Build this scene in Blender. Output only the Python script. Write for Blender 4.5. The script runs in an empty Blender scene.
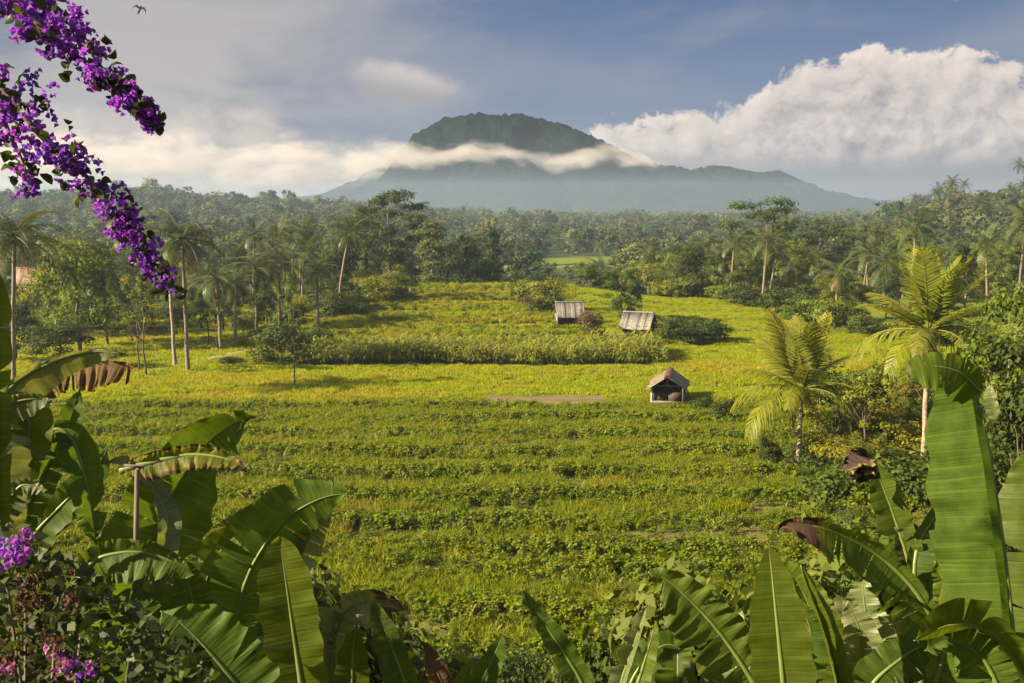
import bpy, bmesh, math, random
import numpy as np
from mathutils import Vector, Matrix, Euler

sc = bpy.context.scene
COL = sc.collection
R = math.radians
random.seed(7)
rng = np.random.default_rng(11)

# ------------------------------------------------------------------ camera
CAM_H = 12.5
FX = 995.0
PITCH = math.atan((341.5 - 205) / FX)
cd = bpy.data.cameras.new("camera")
cd.sensor_width = 36.0
cd.lens = 36.0 * FX / 1024.0
cd.clip_start = 0.05
cd.clip_end = 20000
cam = bpy.data.objects.new("camera", cd)
COL.objects.link(cam)
cam.location = (0, 0, CAM_H)
cam.rotation_euler = (math.pi / 2 - PITCH, 0, 0)
sc.camera = cam

# ------------------------------------------------------------------ light
SUN_AZ = -107.0      # degrees clockwise from the view direction (+Y); negative = left
SUN_EL = 29.0
SUN_STRENGTH = 4.6
SKY_STRENGTH = 0.10
sdat = bpy.data.lights.new("sun", 'SUN')
sdat.energy = SUN_STRENGTH
sdat.angle = R(0.5)
sdat.color = (1.0, 0.86, 0.62)
sun = bpy.data.objects.new("sun", sdat)
COL.objects.link(sun)
sdir = Vector((math.sin(R(SUN_AZ)) * math.cos(R(SUN_EL)), math.cos(R(SUN_AZ)) * math.cos(R(SUN_EL)), math.sin(R(SUN_EL))))
sun.rotation_euler = (-sdir).to_track_quat('-Z', 'Y').to_euler()
sun.location = (-40, 0, 60)

sc.view_settings.view_transform = 'Standard'
sc.view_settings.look = 'None'
EXPO = 1.88
sc.view_settings.exposure = EXPO
sc.view_settings.gamma = 1.0
sc.render.engine = 'CYCLES'
cy = sc.cycles
cy.use_denoising = True
try:
    cy.denoiser = 'OPENIMAGEDENOISE'
except Exception:
    pass
cy.max_bounces = 4
cy.diffuse_bounces = 2
cy.glossy_bounces = 1
cy.transmission_bounces = 2
cy.transparent_max_bounces = 8
cy.volume_bounces = 2
cy.sample_clamp_indirect = 6.0

# ------------------------------------------------------------------ node helpers
class NT:
    def __init__(s, tree):
        s.t = tree; s.n = tree.nodes; s.l = tree.links
    def node(s, typ, **kw):
        x = s.n.new(typ)
        for k, v in kw.items(): setattr(x, k, v)
        return x
    def link(s, a, b): s.l.new(a, b)
    def put(s, sock, v):
        if isinstance(v, bpy.types.NodeSocket): s.l.new(v, sock)
        else: sock.default_value = v
    def math(s, op, a, b=0.0, c=None, clamp=False):
        x = s.n.new('ShaderNodeMath'); x.operation = op; x.use_clamp = clamp
        s.put(x.inputs[0], a); s.put(x.inputs[1], b)
        if c is not None: s.put(x.inputs[2], c)
        return x.outputs[0]
    def vmath(s, op, a, b=None):
        x = s.n.new('ShaderNodeVectorMath'); x.operation = op
        s.put(x.inputs[0], a)
        if b is not None: s.put(x.inputs[1], b)
        return x.outputs[0]
    def smooth(s, v, a, b, lo=0.0, hi=1.0):
        x = s.n.new('ShaderNodeMapRange'); x.interpolation_type = 'SMOOTHSTEP'; x.clamp = True
        s.put(x.inputs[0], v); s.put(x.inputs[1], a); s.put(x.inputs[2], b); s.put(x.inputs[3], lo); s.put(x.inputs[4], hi)
        return x.outputs[0]
    def noise(s, vec, scale, detail=4.0, rough=0.55, dist=0.0, dim='3D'):
        x = s.n.new('ShaderNodeTexNoise'); x.noise_dimensions = dim
        if vec is not None: s.l.new(vec, x.inputs['Vector'])
        x.inputs['Scale'].default_value = scale; x.inputs['Detail'].default_value = detail
        x.inputs['Roughness'].default_value = rough; x.inputs['Distortion'].default_value = dist
        return x.outputs[0]
    def mix(s, f, a, b):
        x = s.n.new('ShaderNodeMix'); x.data_type = 'RGBA'
        s.put(x.inputs[0], f); s.put(x.inputs[6], a); s.put(x.inputs[7], b)
        return x.outputs[2]
    def ramp(s, f, stops, interp='LINEAR'):
        x = s.n.new('ShaderNodeValToRGB'); cr = x.color_ramp; cr.interpolation = interp
        while len(cr.elements) < len(stops): cr.elements.new(0.5)
        for e, (p, c) in zip(cr.elements, stops):
            e.position = p; e.color = c if len(c) == 4 else (*c, 1)
        s.put(x.inputs[0], f)
        return x.outputs[0]
    def curve(s, f, pts):
        x = s.n.new('ShaderNodeFloatCurve'); c = x.mapping.curves[0]
        x.mapping.use_clip = False
        while len(c.points) < len(pts): c.points.new(0.5, 0.5)
        for p, (a, b) in zip(c.points, pts): p.location = (a, b); p.handle_type = 'AUTO'
        x.mapping.update()
        s.put(x.inputs['Value'], f)
        return x.outputs[0]
    def comb(s, x, y, z):
        c = s.n.new('ShaderNodeCombineXYZ')
        s.put(c.inputs[0], x); s.put(c.inputs[1], y); s.put(c.inputs[2], z)
        return c.outputs[0]

def rgb(*c): return (c[0], c[1], c[2], 1.0)

# ------------------------------------------------------------------ sky
def build_world():
    w = bpy.data.worlds.new("World"); sc.world = w; w.use_nodes = True
    t = NT(w.node_tree); t.n.clear()
    out = t.node('ShaderNodeOutputWorld'); bg = t.node('ShaderNodeBackground')
    bg.inputs['Strength'].default_value = SKY_STRENGTH
    t.link(bg.outputs[0], out.inputs[0])
    sky = t.node('ShaderNodeTexSky', sky_type='NISHITA')
    sky.sun_disc = False; sky.sun_elevation = R(SUN_EL); sky.sun_rotation = R(SUN_AZ)
    sky.altitude = 300; sky.air_density = 1.0; sky.dust_density = 1.2; sky.ozone_density = 2.0
    tc = t.node('ShaderNodeTexCoord')
    D = t.vmath('NORMALIZE', tc.outputs['Generated'])
    sp = t.node('ShaderNodeSeparateXYZ'); t.link(D, sp.inputs[0])
    X, Y, Z = sp.outputs
    az = t.math('ARCTAN2', X, Y)                    # radians, + to the right
    K = 1.0 / SKY_STRENGTH / 2 ** EXPO
    def C(r, g, b): return (r * K, g * K, b * K, 1)
    vec = t.comb(az, t.math('MULTIPLY', Z, 1.0), 0.0)
    # plain sky ramp to clear blue; unseen zenith stops brightened as added fill
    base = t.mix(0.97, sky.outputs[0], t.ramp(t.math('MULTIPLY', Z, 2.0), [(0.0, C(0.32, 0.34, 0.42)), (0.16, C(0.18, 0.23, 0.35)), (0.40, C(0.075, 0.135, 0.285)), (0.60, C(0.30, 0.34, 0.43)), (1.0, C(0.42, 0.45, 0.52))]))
    # thin grey veil of high cloud, thick on the left
    n1 = t.noise(t.comb(t.math('MULTIPLY', az, 1.2), t.math('MULTIPLY', Z, 3.2), 3.1), 3.2, 6, 0.55, 0.4)
    veil = t.math('ADD', t.smooth(az, 0.10, -0.38), t.math('MULTIPLY', t.math('SUBTRACT', n1, 0.5), 1.3), clamp=True)
    veilc = t.mix(t.smooth(n1, 0.33, 0.60), C(0.22, 0.235, 0.285), C(0.50, 0.465, 0.455))
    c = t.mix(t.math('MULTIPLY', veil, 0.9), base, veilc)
    # faint streaks everywhere
    n2 = t.noise(t.comb(t.math('MULTIPLY', az, 2.0), t.math('MULTIPLY', Z, 14.0), 9.0), 2.4, 5, 0.6, 0.6)
    c = t.mix(t.smooth(n2, 0.52, 0.80, 0, 0.24), c, C(0.36, 0.35, 0.37))
    # grey band low on the right, under the cumulus
    low = t.math('MULTIPLY', t.smooth(Z, 0.085, 0.035), t.smooth(az, -0.1, 0.25, 0.35, 0.9))
    c = t.mix(low, c, C(0.27, 0.265, 0.30))
    # lens-shaped cloud
    ex = t.math('DIVIDE', t.math('ADD', az, 0.105), 0.066)
    ez = t.math('DIVIDE', t.math('SUBTRACT', Z, t.math('ADD', 0.116, t.math('MULTIPLY', t.math('ADD', az, 0.105), -0.16))), 0.019)
    wob = t.noise(vec, 26, 5, 0.6)
    rr = t.math('ADD', t.math('ADD', t.math('MULTIPLY', ex, ex), t.math('MULTIPLY', ez, ez)), t.math('MULTIPLY', t.math('SUBTRACT', wob, 0.5), 2.8))
    lens = t.smooth(rr, 1.5, 0.05)
    c = t.mix(t.math('MULTIPLY', lens, 0.78), c, t.mix(t.smooth(ez, -0.6, 0.7), C(0.40, 0.37, 0.37), C(0.70, 0.61, 0.56)))
    # cumulus bank on the right and the cream bank on the left, each with a lumpy top
    def bank(topcurve, seed, scale, amp, soft, dark, lite, eps, base_lo, base_hi):
        u = t.math('ADD', t.math('MULTIPLY', az, 0.5), 0.5)
        top = t.curve(u, topcurve)
        p = t.comb(az, t.math('MULTIPLY', Z, 1.15), seed)
        wr = t.noise(p, scale * 0.6, 3, 0.5)
        def field(q):
            a = t.noise(q, scale, 10, 0.60, 0.15)
            b = t.noise(q, scale * 2.3, 8, 0.62, 0.1)
            bil = t.math('SUBTRACT', 1.0, t.math('ABSOLUTE', t.math('SUBTRACT', t.math('MULTIPLY', b, 2.0), 1.0)))
            return t.math('ADD', t.math('MULTIPLY', a, 0.75), t.math('MULTIPLY', bil, 0.32))
        q0 = t.vmath('ADD', p, t.comb(t.math('MULTIPLY', wr, 0.03), t.math('MULTIPLY', wr, 0.02), 0.0))
        f0 = field(q0)
        q1 = t.vmath('ADD', q0, (-eps, eps * 0.8, 0.0))
        f1 = field(q1)
        edge = t.math('SUBTRACT', t.math('ADD', top, t.math('MULTIPLY', t.math('SUBTRACT', f0, 0.63), amp)), Z)
        mask = t.math('MULTIPLY', t.smooth(edge, 0.0, soft), t.smooth(Z, base_lo, base_hi))
        sh = t.math('ADD', t.math('MULTIPLY', t.math('SUBTRACT', f0, f1), 2.6), 0.5, clamp=True)  # lit and shaded sides of the billows painted into the cloud colour
        rim = t.smooth(edge, 0.0, 0.05, 0.30, -0.10)
        sh = t.math('ADD', sh, rim, clamp=True)
        col = t.ramp(sh, [(0.0, dark), (0.5, tuple((a * 0.42 + b * 0.58) for a, b in zip(dark, lite))), (1.0, lite)])
        return mask, col
    def pxu(px): return math.atan((px - 512) / FX) * 0.5 + 0.5
    def pze(py): return math.sin(math.atan((205 - py) / FX))
    cur = [(0.0, 0.09), (0.2, 0.03), (pxu(520), -0.06), (pxu(570), 0.062), (pxu(610), 0.080), (pxu(700), 0.086), (pxu(755), 0.100), (pxu(775), 0.118), (pxu(830), 0.136), (pxu(860), 0.152), (pxu(885), 0.138), (pxu(940), 0.130), (pxu(1020), 0.122), (0.85, 0.12), (1.0, 0.06)]
    m1, c1 = bank(cur, 4.3, 15.0, 0.100, 0.009, C(0.35, 0.33, 0.35), C(0.88, 0.77, 0.69), 0.013, 0.024, 0.056)
    c = t.mix(m1, c, c1)
    cur = [(0.0, 0.10), (pxu(0), 0.098), (pxu(120), 0.094), (pxu(220), 0.094), (pxu(320), 0.078), (pxu(400), 0.055), (pxu(450), -0.02), (pxu(520), -0.08), (1.0, -0.08)]
    m2, c2 = bank(cur, 8.7, 11.0, 0.09, 0.030, C(0.40, 0.37, 0.375), C(0.72, 0.62, 0.55), 0.014, -0.05, 0.0)
    c = t.mix(t.math('MULTIPLY', m2, 0.92), c, c2)
    # small scraps of cloud in the clear patch
    n3 = t.noise(t.comb(t.math('MULTIPLY', az, 1.0), t.math('MULTIPLY', Z, 2.0), 21.0), 16, 5, 0.6, 0.3)
    c = t.mix(t.smooth(n3, 0.68, 0.78, 0, 0.7), c, C(0.62, 0.58, 0.58))
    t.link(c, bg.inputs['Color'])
build_world()

# ------------------------------------------------------------------ numpy noise
def _hash(ix, iy, s):
    h = (ix * 374761393 + iy * 668265263 + s * 1442695041) & 0xffffffff
    h = ((h ^ (h >> 13)) * 1274126177) & 0xffffffff
    return ((h ^ (h >> 16)) & 0xffff) / 65535.0
def vnoise(x, y, s=0):
    x = np.asarray(x, float); y = np.asarray(y, float)
    ix = np.floor(x).astype(np.int64); iy = np.floor(y).astype(np.int64)
    fx = x - ix; fy = y - iy
    fx = fx * fx * (3 - 2 * fx); fy = fy * fy * (3 - 2 * fy)
    a = _hash(ix, iy, s); b = _hash(ix + 1, iy, s); c = _hash(ix, iy + 1, s); d = _hash(ix + 1, iy + 1, s)
    return (a * (1 - fx) + b * fx) * (1 - fy) + (c * (1 - fx) + d * fx) * fy
def fbm(x, y, s=0, o=4):
    v = 0; a = 0.5; tot = 0
    for k in range(o):
        v = v + a * vnoise(x * 2 ** k, y * 2 ** k, s + k); tot += a; a *= 0.5
    return v / tot
def sst(x, a, b):
    t = np.clip((np.asarray(x, float) - a) / (b - a), 0, 1)
    return t * t * (3 - 2 * t)

# ------------------------------------------------------------------ terrain
def zg(x, y):
    x = np.asarray(x, float); y = np.asarray(y, float)
    slope = 10.5 - 0.50 * y
    z = np.where(slope > 0, slope, 0.0)
    z = np.where((slope > -1) & (slope < 1), 0.25 * (slope + 1) ** 2, z)
    z = np.where(y < -4, 12.5 + 0.02 * (-4 - y), z)
    z = np.where((y < 1.5) & (y >= -4), np.minimum(z, 9.8 + 0 * y) + (12.5 - 9.8) * sst(-y, -1.5, 4), z)
    # low terrace lips in the near crop
    z = z + 0.10 * (vnoise(x * 0.25, y * 0.3, 3) - 0.5) * sst(y, 20, 26)
    # stepped terraces behind the maize
    rise = np.zeros_like(z)
    edge = 1.0 - sst(x, 6, 20) * 0.55
    for k, yy in enumerate((88, 95, 102, 109, 115)):
        w = yy + 2.5 * (vnoise(x * 0.06, x * 0 + k, 5) - 0.5)
        rise = rise + 0.5 * sst(y, w, w + 1.2)
    mid = sst(x, -26, -16)
    z = z + rise * edge * mid
    # ravine behind the terraces, plateau, far valley floor
    dip = sst(y, 121, 146)
    z = z * (1 - dip) + dip * (-4.5 + 1.2 * (vnoise(x * 0.02, y * 0.02, 8) - 0.5))
    left = 1 - sst(x, -45, -20)
    z = z + dip * left * 2.5
    # wooded hills
    r = np.hypot(x, y)
    a = np.arctan2(x, y)
    hl = np.exp(-((a + 0.36) / 0.20) ** 2) + 0.75 * np.exp(-((a + 0.75) / 0.3) ** 2)
    hill_l = hl * (0.85 + 0.3 * (vnoise(a * 14, a * 0, 31) - 0.5)) * 13.0 * sst(r, 330, 640)
    hr = sst(a, 0.315, 0.40)
    hill_r = hr * (9.0 + 8.0 * sst(a, 0.36, 0.52)) * sst(r, 170, 430)
    z = z + hill_l + hill_r
    return z
def zg1(x, y): return float(zg(np.array([x]), np.array([y]))[0])

CP, SP = math.cos(PITCH), math.sin(PITCH)
FWD = Vector((0, CP, -SP)); UP = Vector((0, SP, CP)); RT = Vector((1, 0, 0)); CL = Vector((0, 0, CAM_H))
def P(px, py, d):
    px, py, d = float(px), float(py), float(d)
    return CL + d * (FWD + RT * ((px - 512) / FX) + UP * ((341.5 - py) / FX))
def GR(px, py, d0=20, d1=1500):
    d = d0; last = d0
    while d < d1:
        p = P(px, py, d)
        if p.z <= zg1(p.x, p.y):
            lo, hi = last, d
            for _ in range(18):
                m = (lo + hi) / 2; p = P(px, py, m)
                if p.z <= zg1(p.x, p.y): hi = m
                else: lo = m
            p = P(px, py, hi)
            return Vector((p.x, p.y, zg1(p.x, p.y)))
        last = d; d *= 1.012
    return P(px, py, d1)
def DP(p): return (Vector(p) - CL).dot(FWD)
def AT(px, d):           # ground point seen at column px, at depth d (along +Y)
    x = (px - 512) / FX * d * 1.0
    return Vector((x, d, zg1(x, d)))

# ------------------------------------------------------------------ mesh builder
class MB:
    def __init__(s): s.v = []; s.f = []; s.n = 0; s.t = []; s.uv = []
    def add(s, V, F, tint=0.5, uv=None):
        V = np.asarray(V, float).reshape(-1, 3); F = np.asarray(F, int)
        s.v.append(V); s.f.append(F + s.n); s.n += len(V)
        s.t.append(np.full(len(V), tint) if np.isscalar(tint) else np.asarray(tint, float))
        s.uv.append(np.zeros((len(V), 2)) if uv is None else np.asarray(uv, float))
    def mesh(s, name, mats, smooth=False):
        me = bpy.data.meshes.new(name)
        if s.n:
            V = np.concatenate(s.v); T = np.concatenate(s.t); UV = np.concatenate(s.uv)
            me.vertices.add(len(V)); me.vertices.foreach_set('co', V.ravel())
            li = np.concatenate([f.ravel() for f in s.f])
            ls = np.concatenate([np.full(len(f), f.shape[1]) for f in s.f])
            st = np.concatenate([[0], np.cumsum(ls)[:-1]])
            me.loops.add(len(li)); me.loops.foreach_set('vertex_index', li)
            me.polygons.add(len(ls)); me.polygons.foreach_set('loop_start', st); me.polygons.foreach_set('loop_total', ls)
            me.update(calc_edges=True)
            a = me.attributes.new('tint', 'FLOAT', 'POINT'); a.data.foreach_set('value', T)
            u = me.uv_layers.new(name='UVMap'); u.data.foreach_set('uv', UV[li].ravel())
            if smooth: me.polygons.foreach_set('use_smooth', np.ones(len(ls), bool))
            me.validate()
        for m in (mats if isinstance(mats, (list, tuple)) else [mats]): me.materials.append(m)
        return me
    def obj(s, name, mats, parent=None, smooth=False):
        return link(name, s.mesh(name, mats, smooth), parent)
def link(name, me, parent=None, loc=None):
    o = bpy.data.objects.new(name, me); COL.objects.link(o)
    if parent is not None: o.parent = parent
    if loc is not None: o.location = loc
    return o
def thing(name, label, cat, loc=(0, 0, 0), rz=0.0, group=None):
    o = bpy.data.objects.new(name, None); COL.objects.link(o)
    o.location = loc; o.rotation_euler = (0, 0, rz); o.empty_display_size = 0.3
    tag(o, label, cat, group); return o
def tag(o, label, cat, group=None):
    o['label'] = label; o['category'] = cat
    if group: o['group'] = group
    return o
def stuff(o): o['kind'] = 'stuff'; return o
def struct(o): o['kind'] = 'structure'; return o

def tube(mb, pts, rad, n=7, tint=0.5, cap=True):
    pts = [Vector(tuple(float(q) for q in p)) for p in pts]; k = len(pts)
    if np.isscalar(rad): rad = [rad] * k
    V = []; up = Vector((0.31, 0.17, 0.93))
    L = 0; uv = []
    for i, p in enumerate(pts):
        tg = (pts[min(i + 1, k - 1)] - pts[max(i - 1, 0)])
        tg = tg.normalized() if tg.length > 1e-9 else Vector((0, 0, 1))
        a = tg.cross(up)
        if a.length < 1e-3: a = tg.cross(Vector((1, 0, 0)))
        a.normalize(); b = tg.cross(a)
        if i: L += (p - pts[i - 1]).length
        for j in range(n):
            th = 2 * math.pi * j / n
            V.append(p + rad[i] * (a * math.cos(th) + b * math.sin(th))); uv.append((j / n, L))
    F = []
    for i in range(k - 1):
        for j in range(n):
            F.append((i * n + j, i * n + (j + 1) % n, (i + 1) * n + (j + 1) % n, (i + 1) * n + j))
    mb.add([tuple(v) for v in V], F, tint, uv)
    if cap:
        m0 = mb.n - k * n
        mb.f.append(np.array([[m0 + j for j in range(n)][::-1]])); mb.f.append(np.array([[m0 + (k - 1) * n + j for j in range(n)]]))
def box(mb, lo, hi, tint=0.5):
    x0, y0, z0 = lo; x1, y1, z1 = hi
    mb.add([(x0, y0, z0), (x1, y0, z0), (x1, y1, z0), (x0, y1, z0), (x0, y0, z1), (x1, y0, z1), (x1, y1, z1), (x0, y1, z1)],
           [(0, 3, 2, 1), (4, 5, 6, 7), (0, 1, 5, 4), (1, 2, 6, 5), (2, 3, 7, 6), (3, 0, 4, 7)], tint)
def unit(v): return v / np.maximum(np.linalg.norm(v, axis=-1, keepdims=True), 1e-9)
def leaves(mb, C, N, L, W, tint, r=rng, dirs=None, bend=0.0):
    """one pointed leaf face (rhombus folded on its rib) per centre C, facing N"""
    n = len(C)
    if n == 0: return
    N = unit(N)
    if dirs is None: dirs = r.normal(size=(n, 3))
    T = unit(dirs - (dirs * N).sum(1, keepdims=True) * N)
    S = np.cross(N, T)
    L = np.broadcast_to(np.asarray(L, float), (n,))[:, None]; W = np.broadcast_to(np.asarray(W, float), (n,))[:, None]
    b = C - T * L * 0.5; t = C + T * L * 0.5 - N * L * bend
    l = C + S * W * 0.5 + N * W * 0.12 - T * L * 0.06; q = C - S * W * 0.5 + N * W * 0.12 - T * L * 0.06
    V = np.stack([b, q, t, l], 1).reshape(-1, 3)
    i = np.arange(n)[:, None] * 4
    F = np.concatenate([i, i + 1, i + 2, i + 3], 1)
    tt = np.repeat(np.broadcast_to(np.asarray(tint, float), (n,)), 4)
    mb.add(V, F, tt)

# ------------------------------------------------------------------ materials
MATS = {}
def mat(name):
    m = bpy.data.materials.new(name); m.use_nodes = True
    t = NT(m.node_tree); t.n.clear()
    out = t.node('ShaderNodeOutputMaterial')
    MATS[name] = m
    return m, t, out
def leaf_mat(name, a, b, trans=0.35, rough=0.6, spec=0.10, var=0.25, tcol=None, inst=False, dry=None):
    m, t, out = mat(name)
    at = t.node('ShaderNodeAttribute', attribute_name='tint')
    f = at.outputs['Fac']
    c = t.mix(f, rgb(*a), rgb(*b))
    oi = t.node('ShaderNodeObjectInfo')
    if inst:
        ai = t.node('ShaderNodeAttribute', attribute_name='itint', attribute_type='INSTANCER')
        c = t.mix(t.math('MULTIPLY', ai.outputs['Fac'], 0.75), c, rgb(*inst))
    h = t.node('ShaderNodeHueSaturation')
    t.put(h.inputs['Hue'], t.math('ADD', 0.5, t.math('MULTIPLY', t.math('SUBTRACT', oi.outputs['Random'], 0.55), var * 0.14)))
    rnd2 = t.math('FRACT', t.math('MULTIPLY', oi.outputs['Random'], 17.31))
    t.put(h.inputs['Value'], t.math('ADD', 1.0 - var * 0.5, t.math('MULTIPLY', rnd2, var)))
    rnd3 = t.math('FRACT', t.math('MULTIPLY', oi.outputs['Random'], 7.77))
    t.put(h.inputs['Saturation'], t.math('ADD', 1.0 - var * 0.4, t.math('MULTIPLY', rnd3, var * 0.5)))
    t.link(c, h.inputs['Color']); c = h.outputs[0]
    p = t.node('ShaderNodeBsdfPrincipled')
    t.link(c, p.inputs['Base Color']); p.inputs['Roughness'].default_value = rough
    p.inputs['Specular IOR Level'].default_value = spec
    tr = t.node('ShaderNodeBsdfTranslucent')
    g = t.node('ShaderNodeMix', data_type='RGBA', blend_type='MULTIPLY'); g.inputs[0].default_value = 1.0
    t.link(c, g.inputs[6]); g.inputs[7].default_value = rgb(*(tcol or (1.35, 1.25, 0.45)))
    t.link(g.outputs[2], tr.inputs['Color'])
    mx = t.node('ShaderNodeMixShader'); mx.inputs[0].default_value = trans
    t.link(p.outputs[0], mx.inputs[1]); t.link(tr.outputs[0], mx.inputs[2])
    t.link(mx.outputs[0], out.inputs[0])
    return m
def solid_mat(name, a, b, scale=6.0, rough=0.8, stretch=(1, 1, 1), bump=0.3, spec=0.3, detail=6):
    m, t, out = mat(name)
    tc = t.node('ShaderNodeTexCoord')
    mp = t.node('ShaderNodeMapping'); mp.inputs['Scale'].default_value = stretch
    t.link(tc.outputs['Object'], mp.inputs[0])
    n = t.noise(mp.outputs[0], scale, detail, 0.62)
    c = t.mix(t.smooth(n, 0.3, 0.7), rgb(*a), rgb(*b))
    p = t.node('ShaderNodeBsdfPrincipled'); t.link(c, p.inputs['Base Color'])
    p.inputs['Roughness'].default_value = rough; p.inputs['Specular IOR Level'].default_value = spec
    if bump:
        bp = t.node('ShaderNodeBump'); bp.inputs['Strength'].default_value = bump; bp.inputs['Distance'].default_value = 0.03
        t.link(n, bp.inputs['Height']); t.link(bp.outputs[0], p.inputs['Normal'])
    t.link(p.outputs[0], out.inputs[0])
    return m

M_bark = solid_mat('bark', (0.05, 0.035, 0.025), (0.16, 0.12, 0.085), 5, 0.9, (1, 1, 0.25), 0.5)
M_bark_pale = solid_mat('pale_bark', (0.16, 0.125, 0.085), (0.34, 0.28, 0.20), 6, 0.9, (1, 1, 2.5), 0.5)
M_palm_trunk = solid_mat('palm_trunk', (0.10, 0.075, 0.05), (0.24, 0.19, 0.13), 5, 0.9, (0.5, 0.5, 5), 0.6)
M_dark_leaf = leaf_mat('dark_leaf', (0.022, 0.036, 0.007), (0.066, 0.088, 0.014), 0.28)
M_mid_leaf = leaf_mat('mid_leaf', (0.036, 0.060, 0.008), (0.115, 0.145, 0.018), 0.33)
M_light_leaf = leaf_mat('light_leaf', (0.075, 0.105, 0.008), (0.20, 0.225, 0.016), 0.36)
M_yellow_leaf = leaf_mat('yellow_leaf', (0.10, 0.110, 0.010), (0.25, 0.23, 0.02), 0.38)
M_airy_leaf = leaf_mat('airy_leaf', (0.050, 0.070, 0.018), (0.13, 0.145, 0.04), 0.35)
M_brown_leaf = leaf_mat('brown_leaf', (0.06, 0.045, 0.018), (0.14, 0.11, 0.035), 0.25, tcol=(1.2, 0.9, 0.45))
M_palm_leaf = leaf_mat('palm_leaf', (0.032, 0.050, 0.010), (0.10, 0.115, 0.022), 0.28, 0.42, 0.35)
M_palm_yellow = leaf_mat('young_palm_leaf', (0.092, 0.120, 0.006), (0.265, 0.262, 0.015), 0.42, 0.45, 0.2)
M_palm_dry = leaf_mat('dry_palm_leaf', (0.16, 0.10, 0.03), (0.32, 0.22, 0.07), 0.3, tcol=(1.2, 0.95, 0.5))
M_rachis = solid_mat('rachis', (0.18, 0.15, 0.03), (0.28, 0.22, 0.06), 8, 0.6, bump=0)
M_bean = leaf_mat('bean_leaf', (0.055, 0.090, 0.004), (0.175, 0.215, 0.007), 0.44, spec=0.06, inst=(0.19, 0.22, 0.010))
M_grass = leaf_mat('grass_blade', (0.125, 0.165, 0.003), (0.245, 0.272, 0.005), 0.48, spec=0.06, inst=(0.28, 0.23, 0.025))
M_paddy = leaf_mat('paddy_blade', (0.205, 0.255, 0.002), (0.325, 0.350, 0.004), 0.48, spec=0.06, inst=(0.36, 0.275, 0.02))
M_corn = leaf_mat('maize_leaf', (0.125, 0.165, 0.008), (0.30, 0.31, 0.035), 0.44, spec=0.1, inst=(0.26, 0.22, 0.05))
M_far_tree = leaf_mat('far_tree_leaf', (0.030, 0.052, 0.011), (0.115, 0.140, 0.028), 0.30, var=0.95)

# ------------------------------------------------------------------ ground sheets
def grid_sheet(name, xs, ys, zf, m, tintf=None):
    X, Y = np.meshgrid(xs, ys)
    Zv = zf(X, Y)
    V = np.stack([X, Y, Zv], -1).reshape(-1, 3)
    nx, ny = len(xs), len(ys)
    i = (np.arange(ny - 1)[:, None] * nx + np.arange(nx - 1)[None, :]).reshape(-1, 1)
    F = np.concatenate([i, i + 1, i + 1 + nx, i + nx], 1)
    mb = MB(); mb.add(V, F, 0.5 if tintf is None else tintf(X, Y).ravel())
    return mb.obj(name, m, smooth=True)
def ground_mat():
    m, t, out = mat('ground_soil')
    g = t.node('ShaderNodeNewGeometry')
    n = t.noise(g.outputs['Position'], 0.35, 8, 0.6)
    n2 = t.noise(g.outputs['Position'], 4.0, 6, 0.65)
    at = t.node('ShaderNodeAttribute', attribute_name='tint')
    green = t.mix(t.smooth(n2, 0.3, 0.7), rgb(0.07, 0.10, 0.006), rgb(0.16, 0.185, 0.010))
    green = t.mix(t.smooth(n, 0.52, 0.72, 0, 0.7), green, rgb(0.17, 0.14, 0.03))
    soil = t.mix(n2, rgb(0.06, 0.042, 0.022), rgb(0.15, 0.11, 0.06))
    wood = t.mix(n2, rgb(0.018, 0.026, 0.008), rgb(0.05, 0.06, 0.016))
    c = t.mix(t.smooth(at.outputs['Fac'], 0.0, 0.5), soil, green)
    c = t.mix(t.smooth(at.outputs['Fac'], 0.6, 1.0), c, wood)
    p = t.node('ShaderNodeBsdfPrincipled'); t.link(c, p.inputs['Base Color']); p.inputs['Roughness'].default_value = 0.95
    p.inputs['Specular IOR Level'].default_value = 0.1
    b = t.node('ShaderNodeBump'); b.inputs['Strength'].default_value = 0.6; b.inputs['Distance'].default_value = 0.08
    t.link(n2, b.inputs['Height']); t.link(b.outputs[0], p.inputs['Normal'])
    t.link(p.outputs[0], out.inputs[0])
    return m
GX0, GX1 = -1380, 1380
xs = np.concatenate([np.linspace(GX0, -150, 60)[:-1], np.linspace(-150, -50, 60)[:-1], np.linspace(-50, 50, 170)[:-1], np.linspace(50, 150, 60)[:-1], np.linspace(150, GX1, 60)])
ys = np.concatenate([np.linspace(-70, 0, 20)[:-1], np.linspace(0, 130, 270)[:-1], np.linspace(130, 260, 80)[:-1], np.linspace(260, 1960, 130)])
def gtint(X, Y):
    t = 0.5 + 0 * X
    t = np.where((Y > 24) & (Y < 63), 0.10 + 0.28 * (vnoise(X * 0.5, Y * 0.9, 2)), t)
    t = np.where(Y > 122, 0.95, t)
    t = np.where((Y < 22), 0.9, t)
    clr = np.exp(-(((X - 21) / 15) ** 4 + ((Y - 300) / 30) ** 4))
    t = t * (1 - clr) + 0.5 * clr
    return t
ground = struct(grid_sheet('ground', xs, ys, zg, ground_mat(), gtint))

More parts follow.
